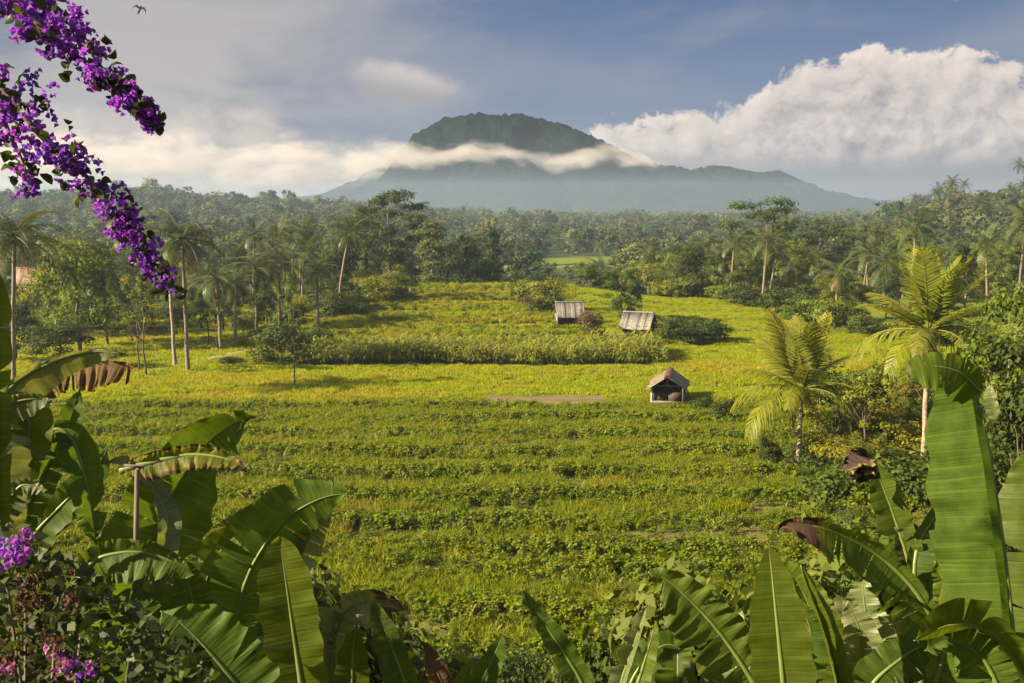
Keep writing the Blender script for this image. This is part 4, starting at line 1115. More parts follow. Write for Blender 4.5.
def near_hut():
    b = GR(667, 406)
    o = thing('field_hut', 'nearest field hut with an open dark gable end, tan ridged roof and white corner post', 'hut', b, R(-12))
    W, L, zf, wh, rh = 1.85, 3.1, 0.28, 1.20, 1.92       # front faces -Y, ridge along Y
    mb = MB(); box(mb, (-W / 2 - .12, 0, zf - .12), (W / 2 + .12, L, zf)); mb.obj('floor', M_sheet_brown, o)
    for s in (-1, 1):
        mb = MB(); box(mb, (s * W / 2 - .03, .25, zf), (s * W / 2 + .03, L - .1, wh)); mb.obj('wall', M_wood_dark, o)
        sgn = -s
        mb = MB(); xs_ = np.linspace(-.35, L + .3, 37); V = []
        for i, y in enumerate(xs_):
            dz = 0.016 * (1 if i % 2 else -1) + .01 * math.sin(i * 1.7)
            jr = random.Random(i // 5 + (70 if s > 0 else 0)); jx, jz = jr.uniform(-.08, .08), jr.uniform(-.02, .02)
            for (x, z) in ((s * 0.02, rh), (s * (W / 2 + .32 + jx), wh - .16 + jz)): V += [(x, y, z + dz), (x, y, z + dz - .035)]
        F = []
        for i in range(36):
            a = i * 4; c = a + 4; F += [(a, a + 2, c + 2, c), (a + 1, c + 1, c + 3, a + 3), (a + 2, a + 3, c + 3, c + 2)]
        F += [(0, 1, 3, 2), (144, 146, 147, 145)]
        mb.add(V, F); mb.obj('roof', M_roof_tan if s < 0 else M_sheet_brown, o)
        for y in (.06, L - .1):
            mb = MB(); tube(mb, [(s * (W / 2 + .05), y, -.3), (s * (W / 2 + .05), y, wh + .02)], 0.055, 7); mb.obj('post', M_white if (s < 0 and y < 1) else M_wood_dark, o)
    mb = MB(); box(mb, (-W / 2 + .032, 1.0, zf), (W / 2 - .032, 1.06, 1.22)); mb.obj('back_panel', M_wood_dark, o)
    mb = MB(); mb.add([(-W / 2 + .05, L - .2, zf + .002), (W / 2 - .05, L - .2, zf + .002), (W / 2 - .05, L - .2, wh - .02), (0, L - .2, rh - .12), (-W / 2 + .05, L - .2, wh - .02)], [(0, 1, 2, 3, 4)]); mb.obj('back_wall', M_wood_dark, o)
    mb = MB(); box(mb, (-W / 2 + .04, .20, zf), (-.02, .25, .84)); box(mb, (.06, .20, zf), (W / 2 - .04, .25, .84)); mb.obj('front_panel', M_wood_dark, o)
    mb = MB(); box(mb, (-W / 2 - .02, .10, 1.22), (W / 2 + .02, .18, 1.30)); mb.obj('tie_beam', M_wood_grey, o)
    mb = MB(); tube(mb, [(0, .10, 1.31), (0, .10, 1.97)], .04, 6); mb.obj('king_post', M_wood_grey, o)
    mb = MB(); V = []
    for y in np.linspace(-.38, L + .32, 8): V += [(-.24, y, rh - .11), (0, y, rh + .08), (.24, y, rh - .11)]
    mb.add(V, [(i * 3 + j, i * 3 + j + 1, i * 3 + j + 4, i * 3 + j + 3) for i in range(7) for j in range(2)]); mb.obj('ridge_cap', M_rust, o)
near_hut()
b = GR(570, 327); k = DP(b) / FX
hut('field_hut', 'small far hut with plain grey sheet roof and white end wall on the terrace', b + Vector((0, .8, 0)), R(3), 26 * k, 2.0, 1.15, 2.35, M_sheet_brown, M_white, M_wood_grey, 0.15, platform=0.12)
b = GR(640, 340); k = DP(b) / FX
hut('field_hut', 'long-roofed brown hut with a pale thatched roof beside the row of dark bushes', b + Vector((0, 1.1, 0)), R(-24), 26 * k, 2.2, 1.30, 2.40, M_thatch_grey, M_brick, M_wood_grey, 0.3, open_front=False, posts=False)
b = AT(36, 112); 
hut('house', 'house with a faded reddish roof glimpsed among the trees at far left', b, R(8), 3.4, 3, 4.2, 5.5, M_roof_red, M_brick, M_roof_red, 0.4, open_front=False, posts=False, cat='house')
b = AT(952, 208)
hut('field_hut', 'tiny hut with a pale roof on the slope of the right-hand hill', b, R(-60), 3.2, 3.0, 5.4, 7.0, M_white, M_wood_dark, M_wood_grey, 0.3, open_front=False, posts=False)
def post_fence():
    o = thing('fence', 'few rough wooden posts at the top corner of the terraces', 'fence', GR(398, 297))
    for k, px in enumerate((386, 393, 401, 410)):
        p = GR(px, 298) - Vector(o.location); mb = MB()
        tube(mb, [p + Vector((0, 0, -.3)), p + Vector((.04, 0, .6)), p + Vector((.02, 0, 1.25 - .15 * (k % 2)))], .07, 6); mb.obj('post', M_wood_grey, o)
post_fence()

# ------------------------------------------------------------------ figure by the path
M_skin = solid_mat('skin', (0.16, 0.09, 0.06), (0.22, 0.13, 0.09), 5, 0.6, bump=0)
M_cloth = solid_mat('dark_cloth', (0.030, 0.024, 0.030), (0.06, 0.045, 0.05), 8, 0.9, bump=0.1)
M_hair = solid_mat('hair', (0.012, 0.010, 0.009), (0.03, 0.025, 0.02), 20, 0.6, bump=0.1)
def seated_person():
    b = GR(217.5, 351)
    o = thing('person', 'person in dark clothes crouching at the foot of a leaning trunk by the path', 'person', b, R(40))
    J = [((0, .02, .17), .13), ((0, .06, .34), .125), ((0, .05, .52), .13), ((0, .0, .62), .06), ((0, -.03, .70), .085), ((0, -.04, .79), .07),
         ((.17, .02, .55), .06), ((.25, -.10, .36), .045), ((.12, -.30, .34), .04), ((.06, -.36, .36), .035),
         ((-.17, .02, .55), .06), ((-.25, -.10, .36), .045), ((-.12, -.30, .34), .04), ((-.06, -.36, .36), .035),
         ((.11, -.02, .14), .09), ((.14, -.34, .42), .07), ((.12, -.22, .06), .05), ((.12, -.34, .03), .04),
         ((-.11, -.02, .14), .09), ((-.14, -.34, .42), .07), ((-.12, -.22, .06), .05), ((-.12, -.34, .03), .04)]
    E_ = [(0, 1), (1, 2), (2, 3), (3, 4), (4, 5), (2, 6), (6, 7), (7, 8), (8, 9), (2, 10), (10, 11), (11, 12), (12, 13), (0, 14), (14, 15), (15, 16), (16, 17), (0, 18), (18, 19), (19, 20), (20, 21)]
    me = bpy.data.meshes.new('body'); me.from_pydata([j[0] for j in J], E_, []); me.materials.append(M_cloth)
    body = link('body', me, o); body.modifiers.new('skin', 'SKIN')
    sv = me.skin_vertices[0].data
    for i, j in enumerate(J): sv[i].radius = (j[1], j[1])
    sv[0].use_root = True
    s = body.modifiers.new('sub', 'SUBSURF'); s.levels = s.render_levels = 2
    mb = MB(); V = []; F = []; n = 12
    tube(mb, [(0, .0, .68), (0, .005, .74), (0, -.01, .80), (0, -.02, .855), (0, -.03, .88)], [.06, .095, .10, .07, .015], 10); mb.obj('hair', M_hair, o, True)
    mb = MB(); tube(mb, [(0, -.075, .70), (0, -.10, .735), (0, -.095, .78)], [.03, .055, .04], 8); mb.obj('face', M_skin, o, True)
seated_person()
def bird():
    p = P(140, 9, 20); mb = MB(); s = 0.13
    o = thing('bird', 'small dark swallow flying with wings swept back in the upper left sky', 'bird', p, R(25)); o.rotation_euler = (R(72), R(18), R(0))
    tube(mb, [(0, .55 * s, 0), (0, .42 * s, 0), (0, .15 * s, 0), (0, -.3 * s, 0), (0, -.62 * s, 0)], [.01, .13 * s, .2 * s, .13 * s, .02], 8)
    for sd in (-1, 1):
        V = [(sd * .12 * s, .25 * s, .03), (sd * .12 * s, -.12 * s, .03), (sd * .62 * s, .40 * s, .035), (sd * .55 * s, .02 * s, .034), (sd * 1.0 * s, .05 * s, .03), (sd * .9 * s, -.12 * s, .03), (sd * 1.15 * s, -.6 * s, .01)]
        mb.add(V, [(0, 1, 3, 2), (2, 3, 5, 4)]); mb.f.append(np.array([[mb.n - 3, mb.n - 2, mb.n - 1]]))
        V = [(0, -.45 * s, 0), (sd * .10 * s, -.55 * s, 0), (sd * .22 * s, -1.05 * s, 0), (sd * .05 * s, -.8 * s, 0)]
        mb.add(V, [(0, 1, 2, 3)])
    mb.obj('body', M_hair, o)
bird()

# ------------------------------------------------------------------ banana plants
def banana_mat(name, a, b, dead, trans, rough, spec, under=1.15):
    m, t, out = mat(name)
    uv = t.node('ShaderNodeUVMap', uv_map='UVMap'); sp = t.node('ShaderNodeSeparateXYZ'); t.link(uv.outputs[0], sp.inputs[0])
    at = t.node('ShaderNodeAttribute', attribute_name='tint')
    vein = t.noise(t.comb(t.math('MULTIPLY', sp.outputs[0], 0.5), t.math('MULTIPLY', sp.outputs[1], 70.0), 0.0), 1.0, 3, 0.6)
    blot = t.noise(t.comb(t.math('MULTIPLY', sp.outputs[0], 2.0), t.math('MULTIPLY', sp.outputs[1], 5.0), 2.0), 1.2, 6, 0.65)
    c = t.mix(t.smooth(blot, 0.3, 0.72), rgb(*a), rgb(*b))
    c = t.mix(t.smooth(vein, 0.50, 0.70, 0, 0.55), c, rgb(*[x * 1.5 for x in b]))
    g = t.node('ShaderNodeNewGeometry')
    oi = t.node('ShaderNodeObjectInfo')
    h = t.node('ShaderNodeHueSaturation')
    t.put(h.inputs['Hue'], t.math('ADD', 0.488, t.math('MULTIPLY', oi.outputs['Random'], 0.022)))
    t.put(h.inputs['Value'], t.math('ADD', 0.8, t.math('MULTIPLY', t.math('FRACT', t.math('MULTIPLY', oi.outputs['Random'], 13.7)), 0.45)))
    t.link(c, h.inputs['Color']); c = h.outputs[0]
    d2 = t.noise(uv.outputs[0], 9.0, 5, 0.7)
    dm = t.smooth(t.math('ADD', at.outputs['Fac'], t.math('MULTIPLY', t.math('SUBTRACT', d2, 0.5), 0.5)), 0.45, 0.60)
    ye = t.smooth(t.math('ADD', at.outputs['Fac'], t.math('MULTIPLY', t.math('SUBTRACT', d2, 0.5), 0.5)), 0.20, 0.48)
    c = t.mix(t.math('MULTIPLY', ye, 0.8), c, rgb(0.24, 0.19, 0.03))
    c = t.mix(dm, c, rgb(*dead))
    p = t.node('ShaderNodeBsdfPrincipled'); t.link(c, p.inputs['Base Color'])
    t.put(p.inputs['Roughness'], t.math('ADD', rough, t.math('MULTIPLY', dm, 0.4), clamp=True)); p.inputs['Specular IOR Level'].default_value = spec
    bp = t.node('ShaderNodeBump'); bp.inputs['Strength'].default_value = 0.6; bp.inputs['Distance'].default_value = 0.008
    t.link(vein, bp.inputs['Height']); t.link(bp.outputs[0], p.inputs['Normal'])
    tr = t.node('ShaderNodeBsdfTranslucent')
    mm = t.node('ShaderNodeMix', data_type='RGBA', blend_type='MULTIPLY'); mm.inputs[0].default_value = 1.0
    t.link(c, mm.inputs[6]); mm.inputs[7].default_value = (1.4, 1.3, 0.4, 1); t.link(mm.outputs[2], tr.inputs[0])
    mx = t.node('ShaderNodeMixShader'); t.put(mx.inputs[0], t.math('MULTIPLY', t.math('SUBTRACT', 1.0, t.math('MULTIPLY', dm, 0.8)), trans))
    t.link(p.outputs[0], mx.inputs[1]); t.link(tr.outputs[0], mx.inputs[2]); t.link(mx.outputs[0], out.inputs[0])
    return m
DEAD = (0.055, 0.030, 0.018)
M_ban = banana_mat('banana_leaf', (0.055, 0.090, 0.010), (0.098, 0.140, 0.018), DEAD, 0.54, 0.48, 0.22)
M_ban_sheen = banana_mat('pale_sheen_banana_leaf', (0.105, 0.128, 0.045), (0.185, 0.20, 0.085), DEAD, 0.38, 0.42, 0.35)  # sky sheen on the blades painted in as a paler, greyer base colour
M_ban_new = banana_mat('young_banana_leaf', (0.068, 0.100, 0.006), (0.105, 0.138, 0.010), DEAD, 0.55, 0.48, 0.22)
M_ban_dry = banana_mat('withered_banana_leaf', (0.075, 0.042, 0.022), (0.155, 0.09, 0.045), DEAD, 0.25, 0.85, 0.1)
M_ban_dead = banana_mat('dead_banana_leaf', (0.028, 0.017, 0.012), (0.065, 0.042, 0.032), (0.022, 0.014, 0.011), 0.08, 0.8, 0.15)
M_rib = solid_mat('banana_midrib', (0.09, 0.12, 0.02), (0.14, 0.165, 0.035), 6, 0.45, bump=0, spec=0.4)
M_stem = solid_mat('banana_stem', (0.10, 0.12, 0.03), (0.20, 0.15, 0.06), 5, 0.6, (3, 3, .6), 0.3)
def crom(pts, ts):
    k = len(pts); out = []
    pts = [np.array(p, float) for p in pts]
    for t in ts:
        u = t * (k - 1); i = min(int(u), k - 2); f = u - i
        p0 = pts[max(i - 1, 0)] if i > 0 else 2 * pts[0] - pts[1]; p1, p2 = pts[i], pts[i + 1]
        p3 = pts[i + 2] if i + 2 < k else 2 * pts[-1] - pts[-2]
        out.append(0.5 * (2 * p1 + (p2 - p0) * f + (2 * p0 - 5 * p1 + 4 * p2 - p3) * f * f + (3 * p1 - p0 - 3 * p2 + p3) * f ** 3))
    return np.array(out)
def banana_leaf(plant, top, path, wl, wr, al=8, ar=8, ripple=0.012, freq=9, tears=3, m=None, dry_tip=0.0, dry_edge=0.28, seed=0, base_w=0.35, tip_pow=2.4, curl=0.0, label=None, rib=0.018, petiole=True, dry0=0.0):
    """path: midrib as (px, py, depth) from base to tip; wl/wr: half widths in px; al/ar: angle of each half towards the camera"""
    r = np.random.default_rng(seed + 900)
    m = m or M_ban
    W3 = [np.array(P(*p)) for p in path]
    dm = sum(p[2] for p in path) / len(path); kpx = dm / FX
    org = np.array(plant.location)
    NT_ = 160; tt = np.linspace(0, 1, NT_); C = crom(W3, tt)
    seg = np.linalg.norm(np.diff(C, axis=0), axis=1); cum = np.concatenate([[0], np.cumsum(seg)]); Ltot = cum[-1]
    C = np.stack([np.interp(tt * Ltot, cum, C[:, i]) for i in range(3)], 1)
    Tn = unit(np.gradient(C, axis=0))
    Vd = unit(C - np.array([0, 0, CAM_H]))
    S = unit(np.cross(Vd, Tn)); Nn = np.cross(S, Tn)
    # keep the side vector from flipping along the leaf
    for i in range(1, NT_):
        if (S[i] * S[i - 1]).sum() < 0: S[i] *= -1; Nn[i] *= -1
    prof = (np.clip(tt / 0.14, 0, 1) ** 0.7 * (1 - base_w) + base_w) * np.where(tt > 0.45, np.clip(1 - ((tt - 0.45) / 0.55) ** tip_pow, 0, 1) ** 0.75, 1)
    def at(a, t): return np.stack([np.interp(t, tt, a[:, i]) for i in range(3)], -1)
    mb = MB()
    for side, w, ang in ((-1, wl, al), (1, wr, ar)):
        if w <= 0: continue
        cuts = np.sort(r.uniform(0.12, 0.95, r.poisson(tears * 1.7 + 0.6))) if tears else np.array([])
        bd = np.concatenate([[0], cuts, [1]])
        ph = r.uniform(0, 6.28)
        for a0, a1 in zip(bd[:-1], bd[1:]):
            if a1 - a0 < 0.004: continue
            ns = max(3, int((a1 - a0) * 64)); us = np.linspace(a0, a1, ns); ms = 8; ss = np.linspace(0, 1, ms)
            gap = r.uniform(0.04, 0.34) if len(cuts) else 0.0
            dth = r.normal(0, 7) if len(cuts) else 0.0
            U, Sg = np.meshgrid(us, ss, indexing='ij'); tc = (a0 + a1) / 2
            te = np.clip(U + (tc - U) * gap * Sg ** 1.5 + 0.05 * Sg * (1 - U), 0, 1)
            wd = np.interp(U, tt, prof) * w * kpx * (1 + 0.05 * np.sin(U * 37 + ph) * Sg)
            an = np.radians(ang + dth * Sg + curl * Sg ** 2)
            base = at(C, te); sv = at(S, U); nv = at(Nn, U)
            # outer edge walks in small steps so that a curled half keeps its length
            ds = Sg * wd
            Q = base + sv * (side * np.cos(an) * ds)[..., None] + nv * (np.sin(an) * ds)[..., None]
            rp = ripple * (np.sin(2 * math.pi * freq * U + ph + 1.5 * np.sin(U * 11)) * 0.7 + 0.5 * np.sin(2 * math.pi * freq * 2.3 * U + ph * 2)) * Sg ** 1.2
            Q = Q + nv * rp[..., None]
            dry = dry_edge * Sg ** 4 * (0.4 + 0.9 * vnoise(U * 18, Sg * 0 + seed, 3)) + dry_tip * sst(U, 1 - dry_tip * 0.5, 1.0 - dry_tip * 0.28) if (dry_tip or dry_edge) else 0 * U
            dry = dry + dry0
            i = (np.arange(ns - 1)[:, None] * ms + np.arange(ms - 1)[None, :]).reshape(-1, 1)
            F = np.concatenate([i, i + ms, i + ms + 1, i + 1], 1)
            if side < 0: F = F[:, ::-1]
            mb.add((Q - org).reshape(-1, 3), F, np.asarray(dry).ravel(), np.stack([(Sg * w * kpx * 4 * side).ravel(), (te * Ltot).ravel()], 1))
    lf = mb.obj('leaf', m, plant, True)
    if label: lf['label'] = label
    mr = MB()
    pts = [C[i] - org for i in range(0, NT_, 5)] + [C[-1] - org]
    rad = [rib * (1 - 0.85 * i / (len(pts) - 1)) for i in range(len(pts))]
    off = np.array([0, 0.002, -rib * 0.25])
    pts = [p + off for p in pts]
    if petiole and top is not None:
        a = np.array(top) - org; b_ = pts[0]; mid = a * 0.5 + b_ * 0.5 + np.array([0, 0, 0.06])
        pts = [a, mid] + pts; rad = [rib * 1.5, rib * 1.2] + rad
    tube(mr, pts, rad, 6); mr.obj('midrib', M_rib if m is not M_ban_dry else M_bark, lf, True)
    return lf
def banana(px, d, label, name='banana_plant', top_py=790, r=0.10):
    x = P(px, 683, d); b = Vector((x.x, x.y, zg1(x.x, x.y)))
    o = thing(name, label, 'banana plant', b)
    top = P(px, top_py, d)
    if top.z < b.z + 0.4: top = Vector((b.x, b.y, b.z + 0.4))
    mb = MB(); tl = top - b
    tube(mb, [(0, 0, -.3), tl * 0.3, tl * 0.7, tl * 1.02], [r * 1.25, r, r * .8, r * .55], 10); mb.obj('pseudostem', M_stem, o, True)
    return o, top
# -- right-hand clump
pl, tp = banana(1030, 4.4, 'tall banana plant at the right edge with one giant upright leaf folded at its tip')
banana_leaf(pl, tp, [(1020, 720, 4.4), (1013, 640, 4.4), (1005, 560, 4.42), (994, 480, 4.46), (982, 415, 4.5), (971, 375, 4.5), (957, 349, 4.46)], 62, 16, 6, 120, .014, 6, 0, seed=1, base_w=.75, tip_pow=3.2)
banana_leaf(pl, tp, [(980, 392, 4.42), (962, 374, 4.36), (938, 366, 4.33), (914, 368, 4.34), (904, 372, 4.36)], 26, 16, 20, -30, .008, 3, 1, seed=2, base_w=.8, tip_pow=4, petiole=False, rib=.008, m=M_ban_new)
banana_leaf(pl, tp, [(996, 420, 4.38), (992, 400, 4.36), (990, 385, 4.36)], 8, 5, 10, 10, 0.004, 2, 0, seed=3, petiole=False, rib=.004, m=M_ban_sheen)
banana_leaf(pl, tp, [(1040, 720, 4.6), (1036, 600, 4.7), (1030, 500, 4.8), (1028, 440, 4.8)], 36, 40, 5, 0, .012, 6, 3, seed=4)
banana_leaf(pl, tp, [(1040, 730, 3.9), (1022, 670, 3.9), (990, 630, 3.9), (950, 624, 3.9), (914, 640, 3.9)], 40, 42, -70, 55, .014, 7, 3, seed=5, m=M_ban_new, base_w=.6)
banana_leaf(pl, tp, [(1010, 720, 4.0), (985, 660, 4.0), (950, 640, 4.0), (925, 650, 4.0)], 34, 30, 20, 10, .012, 7, 4, seed=6)
pl, tp = banana(925, 5.0, 'banana plant with a drooping torn leaf whose tip has withered brown')
banana_leaf(pl, tp, [(945, 640, 5.0), (915, 590, 5.0), (880, 556, 5.0), (845, 536, 4.95), (812, 525, 4.9), (785, 524, 4.9), (776, 534, 4.9)], 48, 14, 25, 20, .012, 9, 9, seed=11, dry_tip=.62, dry_edge=.45, curl=20)
banana_leaf(pl, tp, [(922, 620, 5.2), (908, 560, 5.2), (892, 510, 5.2), (876, 470, 5.2), (864, 452, 5.15)], 20, 18, 30, 30, .01, 6, 2, seed=12, dry_tip=.3)
banana_leaf(pl, tp, [(880, 478, 5.1), (872, 460, 5.08), (860, 449, 5.05), (848, 455, 5.0), (842, 472, 4.98)], 30, 2, 25, 20, .03, 6, 5, seed=13, m=M_ban_dead, petiole=False, rib=.008, label='withered dark brown leaf tip hanging folded', base_w=.7, dry_edge=.8)
banana_leaf(pl, tp, [(918, 640, 5.1), (915, 560, 5.15), (932, 520, 5.2), (955, 492, 5.2), (970, 478, 5.2)], 8, 44, 20, 12, .014, 6, 3, seed=14)
banana_leaf(pl, tp, [(920, 640, 5.2), (912, 590, 5.2), (905, 550, 5.2), (890, 525, 5.2)], 16, 20, 30, 10, .012, 6, 4, seed=15, m=M_ban_sheen)
banana_leaf(pl, tp, [(900, 700, 4.8), (880, 650, 4.8), (866, 610, 4.8), (862, 575, 4.8)], 26, 20, 0, 15, .016, 9, 6, seed=16, m=M_ban_sheen)
banana_leaf(pl, tp, [(930, 700, 4.9), (945, 650, 4.9), (950, 600, 4.9), (935, 560, 4.9)], 18, 22, 10, 20, .012, 7, 3, seed=17)
banana_leaf(pl, tp, [(900, 720, 4.6), (870, 690, 4.6), (905, 655, 4.6), (935, 640, 4.6)], 22, 30, 10, -10, .012, 7, 3, seed=18)
pl, tp = banana(800, 4.3, 'banana clump with a broad upright bright leaf and a half-furled leaf side by side')
banana_leaf(pl, tp, [(788, 740, 4.2), (783, 680, 4.2), (777, 620, 4.22), (772, 572, 4.24), (769, 545, 4.24)], 30, 32, 10, 8, .006, 4, 0, seed=21, m=M_ban_new, base_w=.85, tip_pow=1.6)
banana_leaf(pl, tp, [(850, 740, 4.4), (838, 680, 4.4), (822, 625, 4.42), (806, 582, 4.44), (801, 564, 4.44)], 7, 30, 40, 22, .006, 4, 0, seed=22, m=M_ban_new, base_w=.7, curl=50)
banana_leaf(pl, tp, [(815, 740, 4.5), (800, 690, 4.6), (812, 640, 4.6), (800, 600, 4.6)], 20, 20, 10, 10, .012, 6, 3, seed=23)
banana_leaf(pl, tp, [(850, 740, 4.6), (858, 690, 4.7), (862, 640, 4.7), (848, 600, 4.7)], 24, 22, 10, 10, .012, 8, 5, seed=24, m=M_ban_sheen)
pl, tp = banana(745, 4.5, 'banana plant with a wide rippled pale leaf leaning left over the field edge')
banana_leaf(pl, tp, [(775, 720, 4.5), (745, 668, 4.5), (715, 626, 4.5), (682, 592, 4.5), (660, 575, 4.5), (648, 571, 4.5)], 42, 26, 14, 18, .030, 11, 2, seed=31, m=M_ban, base_w=.7, dry_edge=.2)
banana_leaf(pl, tp, [(760, 720, 4.8), (742, 680, 4.8), (730, 640, 4.9), (742, 608, 4.9)], 16, 18, 10, 10, .012, 7, 3, seed=32, m=M_ban_sheen)
pl, tp = banana(625, 4.9, 'small banana sucker with two folded upright leaves at the bottom right of centre')
banana_leaf(pl, tp, [(612, 730, 4.9), (622, 680, 4.9), (638, 632, 4.9), (647, 604, 4.9)], 14, 9, 30, 60, .008, 4, 1, seed=41, m=M_ban_sheen, dry_edge=.45)
banana_leaf(pl, tp, [(628, 730, 4.85), (636, 690, 4.85), (648, 650, 4.85), (656, 620, 4.85)], 4, 12, 20, 20, .008, 4, 0, seed=42, m=M_ban_new)
pl, tp = banana(592, 5.0, 'single narrow banana leaf blade leaning left at the bottom centre')
banana_leaf(pl, tp, [(600, 730, 5), (582, 682, 5), (556, 640, 5), (536, 610, 5), (523, 590, 5)], 15, 13, 14, 20, .008, 4, 1, seed=51, base_w=.8, tip_pow=1.7)
pl, tp = banana(480, 5.0, 'short banana sucker with stubby pointed leaves at the bottom centre')
banana_leaf(pl, tp, [(470, 730, 5), (478, 690, 5), (492, 660, 5), (503, 634, 5)], 13, 15, 20, 20, .008, 4, 1, seed=61)
banana_leaf(pl, tp, [(440, 730, 4.9), (455, 695, 4.9), (466, 672, 4.9), (471, 657, 4.9)], 8, 8, 20, 20, .006, 3, 0, seed=62, m=M_ban_new)
banana_leaf(pl, tp, [(462, 730, 5.1), (445, 690, 5.1), (430, 655, 5.1), (420, 640, 5.1)], 12, 12, 20, 20, .008, 3, 2, seed=63, m=M_ban_dry, dry_edge=.8, label='withered brown leaf')
# -- left-hand clump
pl, tp = banana(385, 4.8, 'banana sucker with a dark pointed leaf before a burnt-tipped pale leaf')
banana_leaf(pl, tp, [(425, 740, 4.8), (408, 690, 4.8), (390, 642, 4.8), (378, 612, 4.8), (371, 600, 4.8)], 19, 15, 15, 30, .008, 4, 0, seed=71, base_w=.8)
banana_leaf(pl, tp, [(352, 740, 4.7), (352, 690, 4.7), (353, 650, 4.7), (356, 628, 4.7)], 18, 18, 10, 10, .008, 4, 0, seed=72, m=M_ban_new, base_w=.8)
banana_leaf(pl, tp, [(340, 720, 5), (332, 660, 5), (340, 618, 5), (362, 602, 5), (388, 601, 5), (404, 611, 5)], 16, 30, 25, 15, .014, 6, 4, seed=73, m=M_ban_sheen, dry_tip=.55, dry_edge=.3)
banana_leaf(pl, tp, [(330, 720, 5), (312, 670, 5), (318, 630, 5), (345, 612, 5)], 26, 24, 10, 10, .012, 5, 3, seed=74, m=M_ban_sheen)
pl, tp = banana(290, 4.3, 'banana clump with a tall upright bright leaf and broad dark leaves arching behind')
banana_leaf(pl, tp, [(312, 750, 4.2), (302, 690, 4.2), (293, 630, 4.22), (285, 575, 4.24), (279, 536, 4.26)], 30, 27, 8, 14, .008, 4, 0, seed=81, m=M_ban_new, base_w=.9, tip_pow=4.5)
banana_leaf(pl, tp, [(270, 740, 4.0), (240, 690, 4.0), (208, 650, 4.0), (180, 622, 4.0), (160, 610, 4.0)], 44, 42, 12, 6, .012, 4, 1, seed=82, base_w=.8, tip_pow=3)
banana_leaf(pl, tp, [(235, 720, 4.8), (232, 640, 4.8), (250, 570, 4.8), (285, 520, 4.8), (320, 498, 4.8), (350, 492, 4.8)], 44, 40, 5, -15, .016, 6, 5, seed=83, tip_pow=2)
banana_leaf(pl, tp, [(262, 700, 4.9), (285, 600, 4.9), (302, 548, 4.9), (320, 520, 4.9), (334, 502, 4.9)], 20, 24, 20, 20, .02, 8, 3, seed=84, m=M_ban_sheen)
banana_leaf(pl, tp, [(232, 720, 5), (215, 640, 5), (205, 590, 5), (222, 548, 5), (248, 530, 5)], 30, 30, 0, 10, .016, 6, 4, seed=85)
pl, tp = banana(150, 4.7, 'banana plant with a broad two-toned upright leaf and a yellowing leaf with brown edges')
banana_leaf(pl, tp, [(128, 720, 4.7), (132, 620, 4.7), (150, 545, 4.7), (178, 484, 4.72), (210, 440, 4.74), (240, 420, 4.74), (256, 416, 4.74)], 46, 48, 25, 8, .012, 5, 1, seed=91, tip_pow=2.2, label=None)
banana_leaf(pl, tp, [(120, 470, 4.5), (150, 462, 4.5), (190, 454, 4.5), (225, 458, 4.48), (250, 472, 4.46)], 10, 19, 20, 30, .02, 7, 3, seed=92, m=M_ban_new, dry0=.30, dry_edge=.6, dry_tip=.3, petiole=False, label='yellowing leaf with brown crinkled edges')
banana_leaf(pl, tp, [(150, 700, 4.5), (150, 600, 4.5), (168, 530, 4.55), (150, 480, 4.6), (128, 462, 4.6), (105, 462, 4.6)], 12, 14, 40, 10, .014, 6, 3, seed=93, m=M_ban_sheen)
banana_leaf(pl, tp, [(70, 640, 4.4), (85, 570, 4.4), (120, 552, 4.4), (160, 556, 4.4), (195, 575, 4.4)], 14, 34, 20, 12, .014, 9, 8, seed=94, dry_edge=.25)
banana_leaf(pl, tp, [(165, 720, 4.4), (160, 650, 4.4), (140, 610, 4.4), (110, 600, 4.4)], 26, 26, 10, 10, .014, 7, 4, seed=95)
banana_leaf(pl, tp, [(200, 720, 4.6), (195, 640, 4.6), (190, 590, 4.6), (175, 555, 4.6)], 22, 22, 10, 10, .014, 7, 4, seed=96, m=M_ban_new)
pl, tp = banana(-20, 4.3, 'banana plant at the left edge with a glossy arching leaf above a withered brown one', top_py=640)
banana_leaf(pl, tp, [(-20, 600, 4.3), (-8, 470, 4.3), (2, 400, 4.35), (28, 374, 4.4), (62, 358, 4.45), (95, 351, 4.5), (126, 353, 4.5)], 6, 34, 30, -12, .014, 8, 0, seed=101, dry_edge=.15, m=M_ban_sheen, tip_pow=1.6)
banana_leaf(pl, tp, [(-30, 440, 4.1), (0, 408, 4.1), (30, 398, 4.1), (52, 400, 4.1)], 8, 22, 30, -10, .01, 4, 1, seed=102, m=M_ban_sheen, petiole=False)
banana_leaf(pl, tp, [(28, 378, 4.9), (58, 366, 4.9), (85, 363, 4.9), (112, 363, 4.9), (136, 366, 4.9)], 3, 30, 10, 25, .035, 8, 4, seed=103, m=M_ban_dry, petiole=False, dry_edge=.5, base_w=.9, tip_pow=8, label='withered brown leaf hanging in folds')
banana_leaf(pl, tp, [(-4, 560, 4.0), (-3, 430, 4.0), (-2, 330, 4.0), (0, 272, 4.0)], 20, 13, 10, 10, .006, 4, 2, seed=104, m=M_ban_new, base_w=.9, tip_pow=6)
banana_leaf(pl, tp, [(20, 470, 4.5), (50, 430, 4.5), (72, 440, 4.5), (88, 490, 4.5), (96, 545, 4.5)], 20, 22, 25, 25, .014, 5, 2, seed=105)
banana_leaf(pl, tp, [(0, 560, 4.6), (40, 480, 4.6), (66, 430, 4.6), (76, 400, 4.65), (80, 385, 4.65)], 16, 18, 20, 20, .012, 5, 2, seed=106)
banana_leaf(pl, tp, [(-20, 520, 4.4), (10, 470, 4.4), (30, 425, 4.4), (10, 410, 4.4), (-20, 420, 4.4)], 20, 26, 10, 20, .012, 5, 2, seed=107, m=M_ban_new)
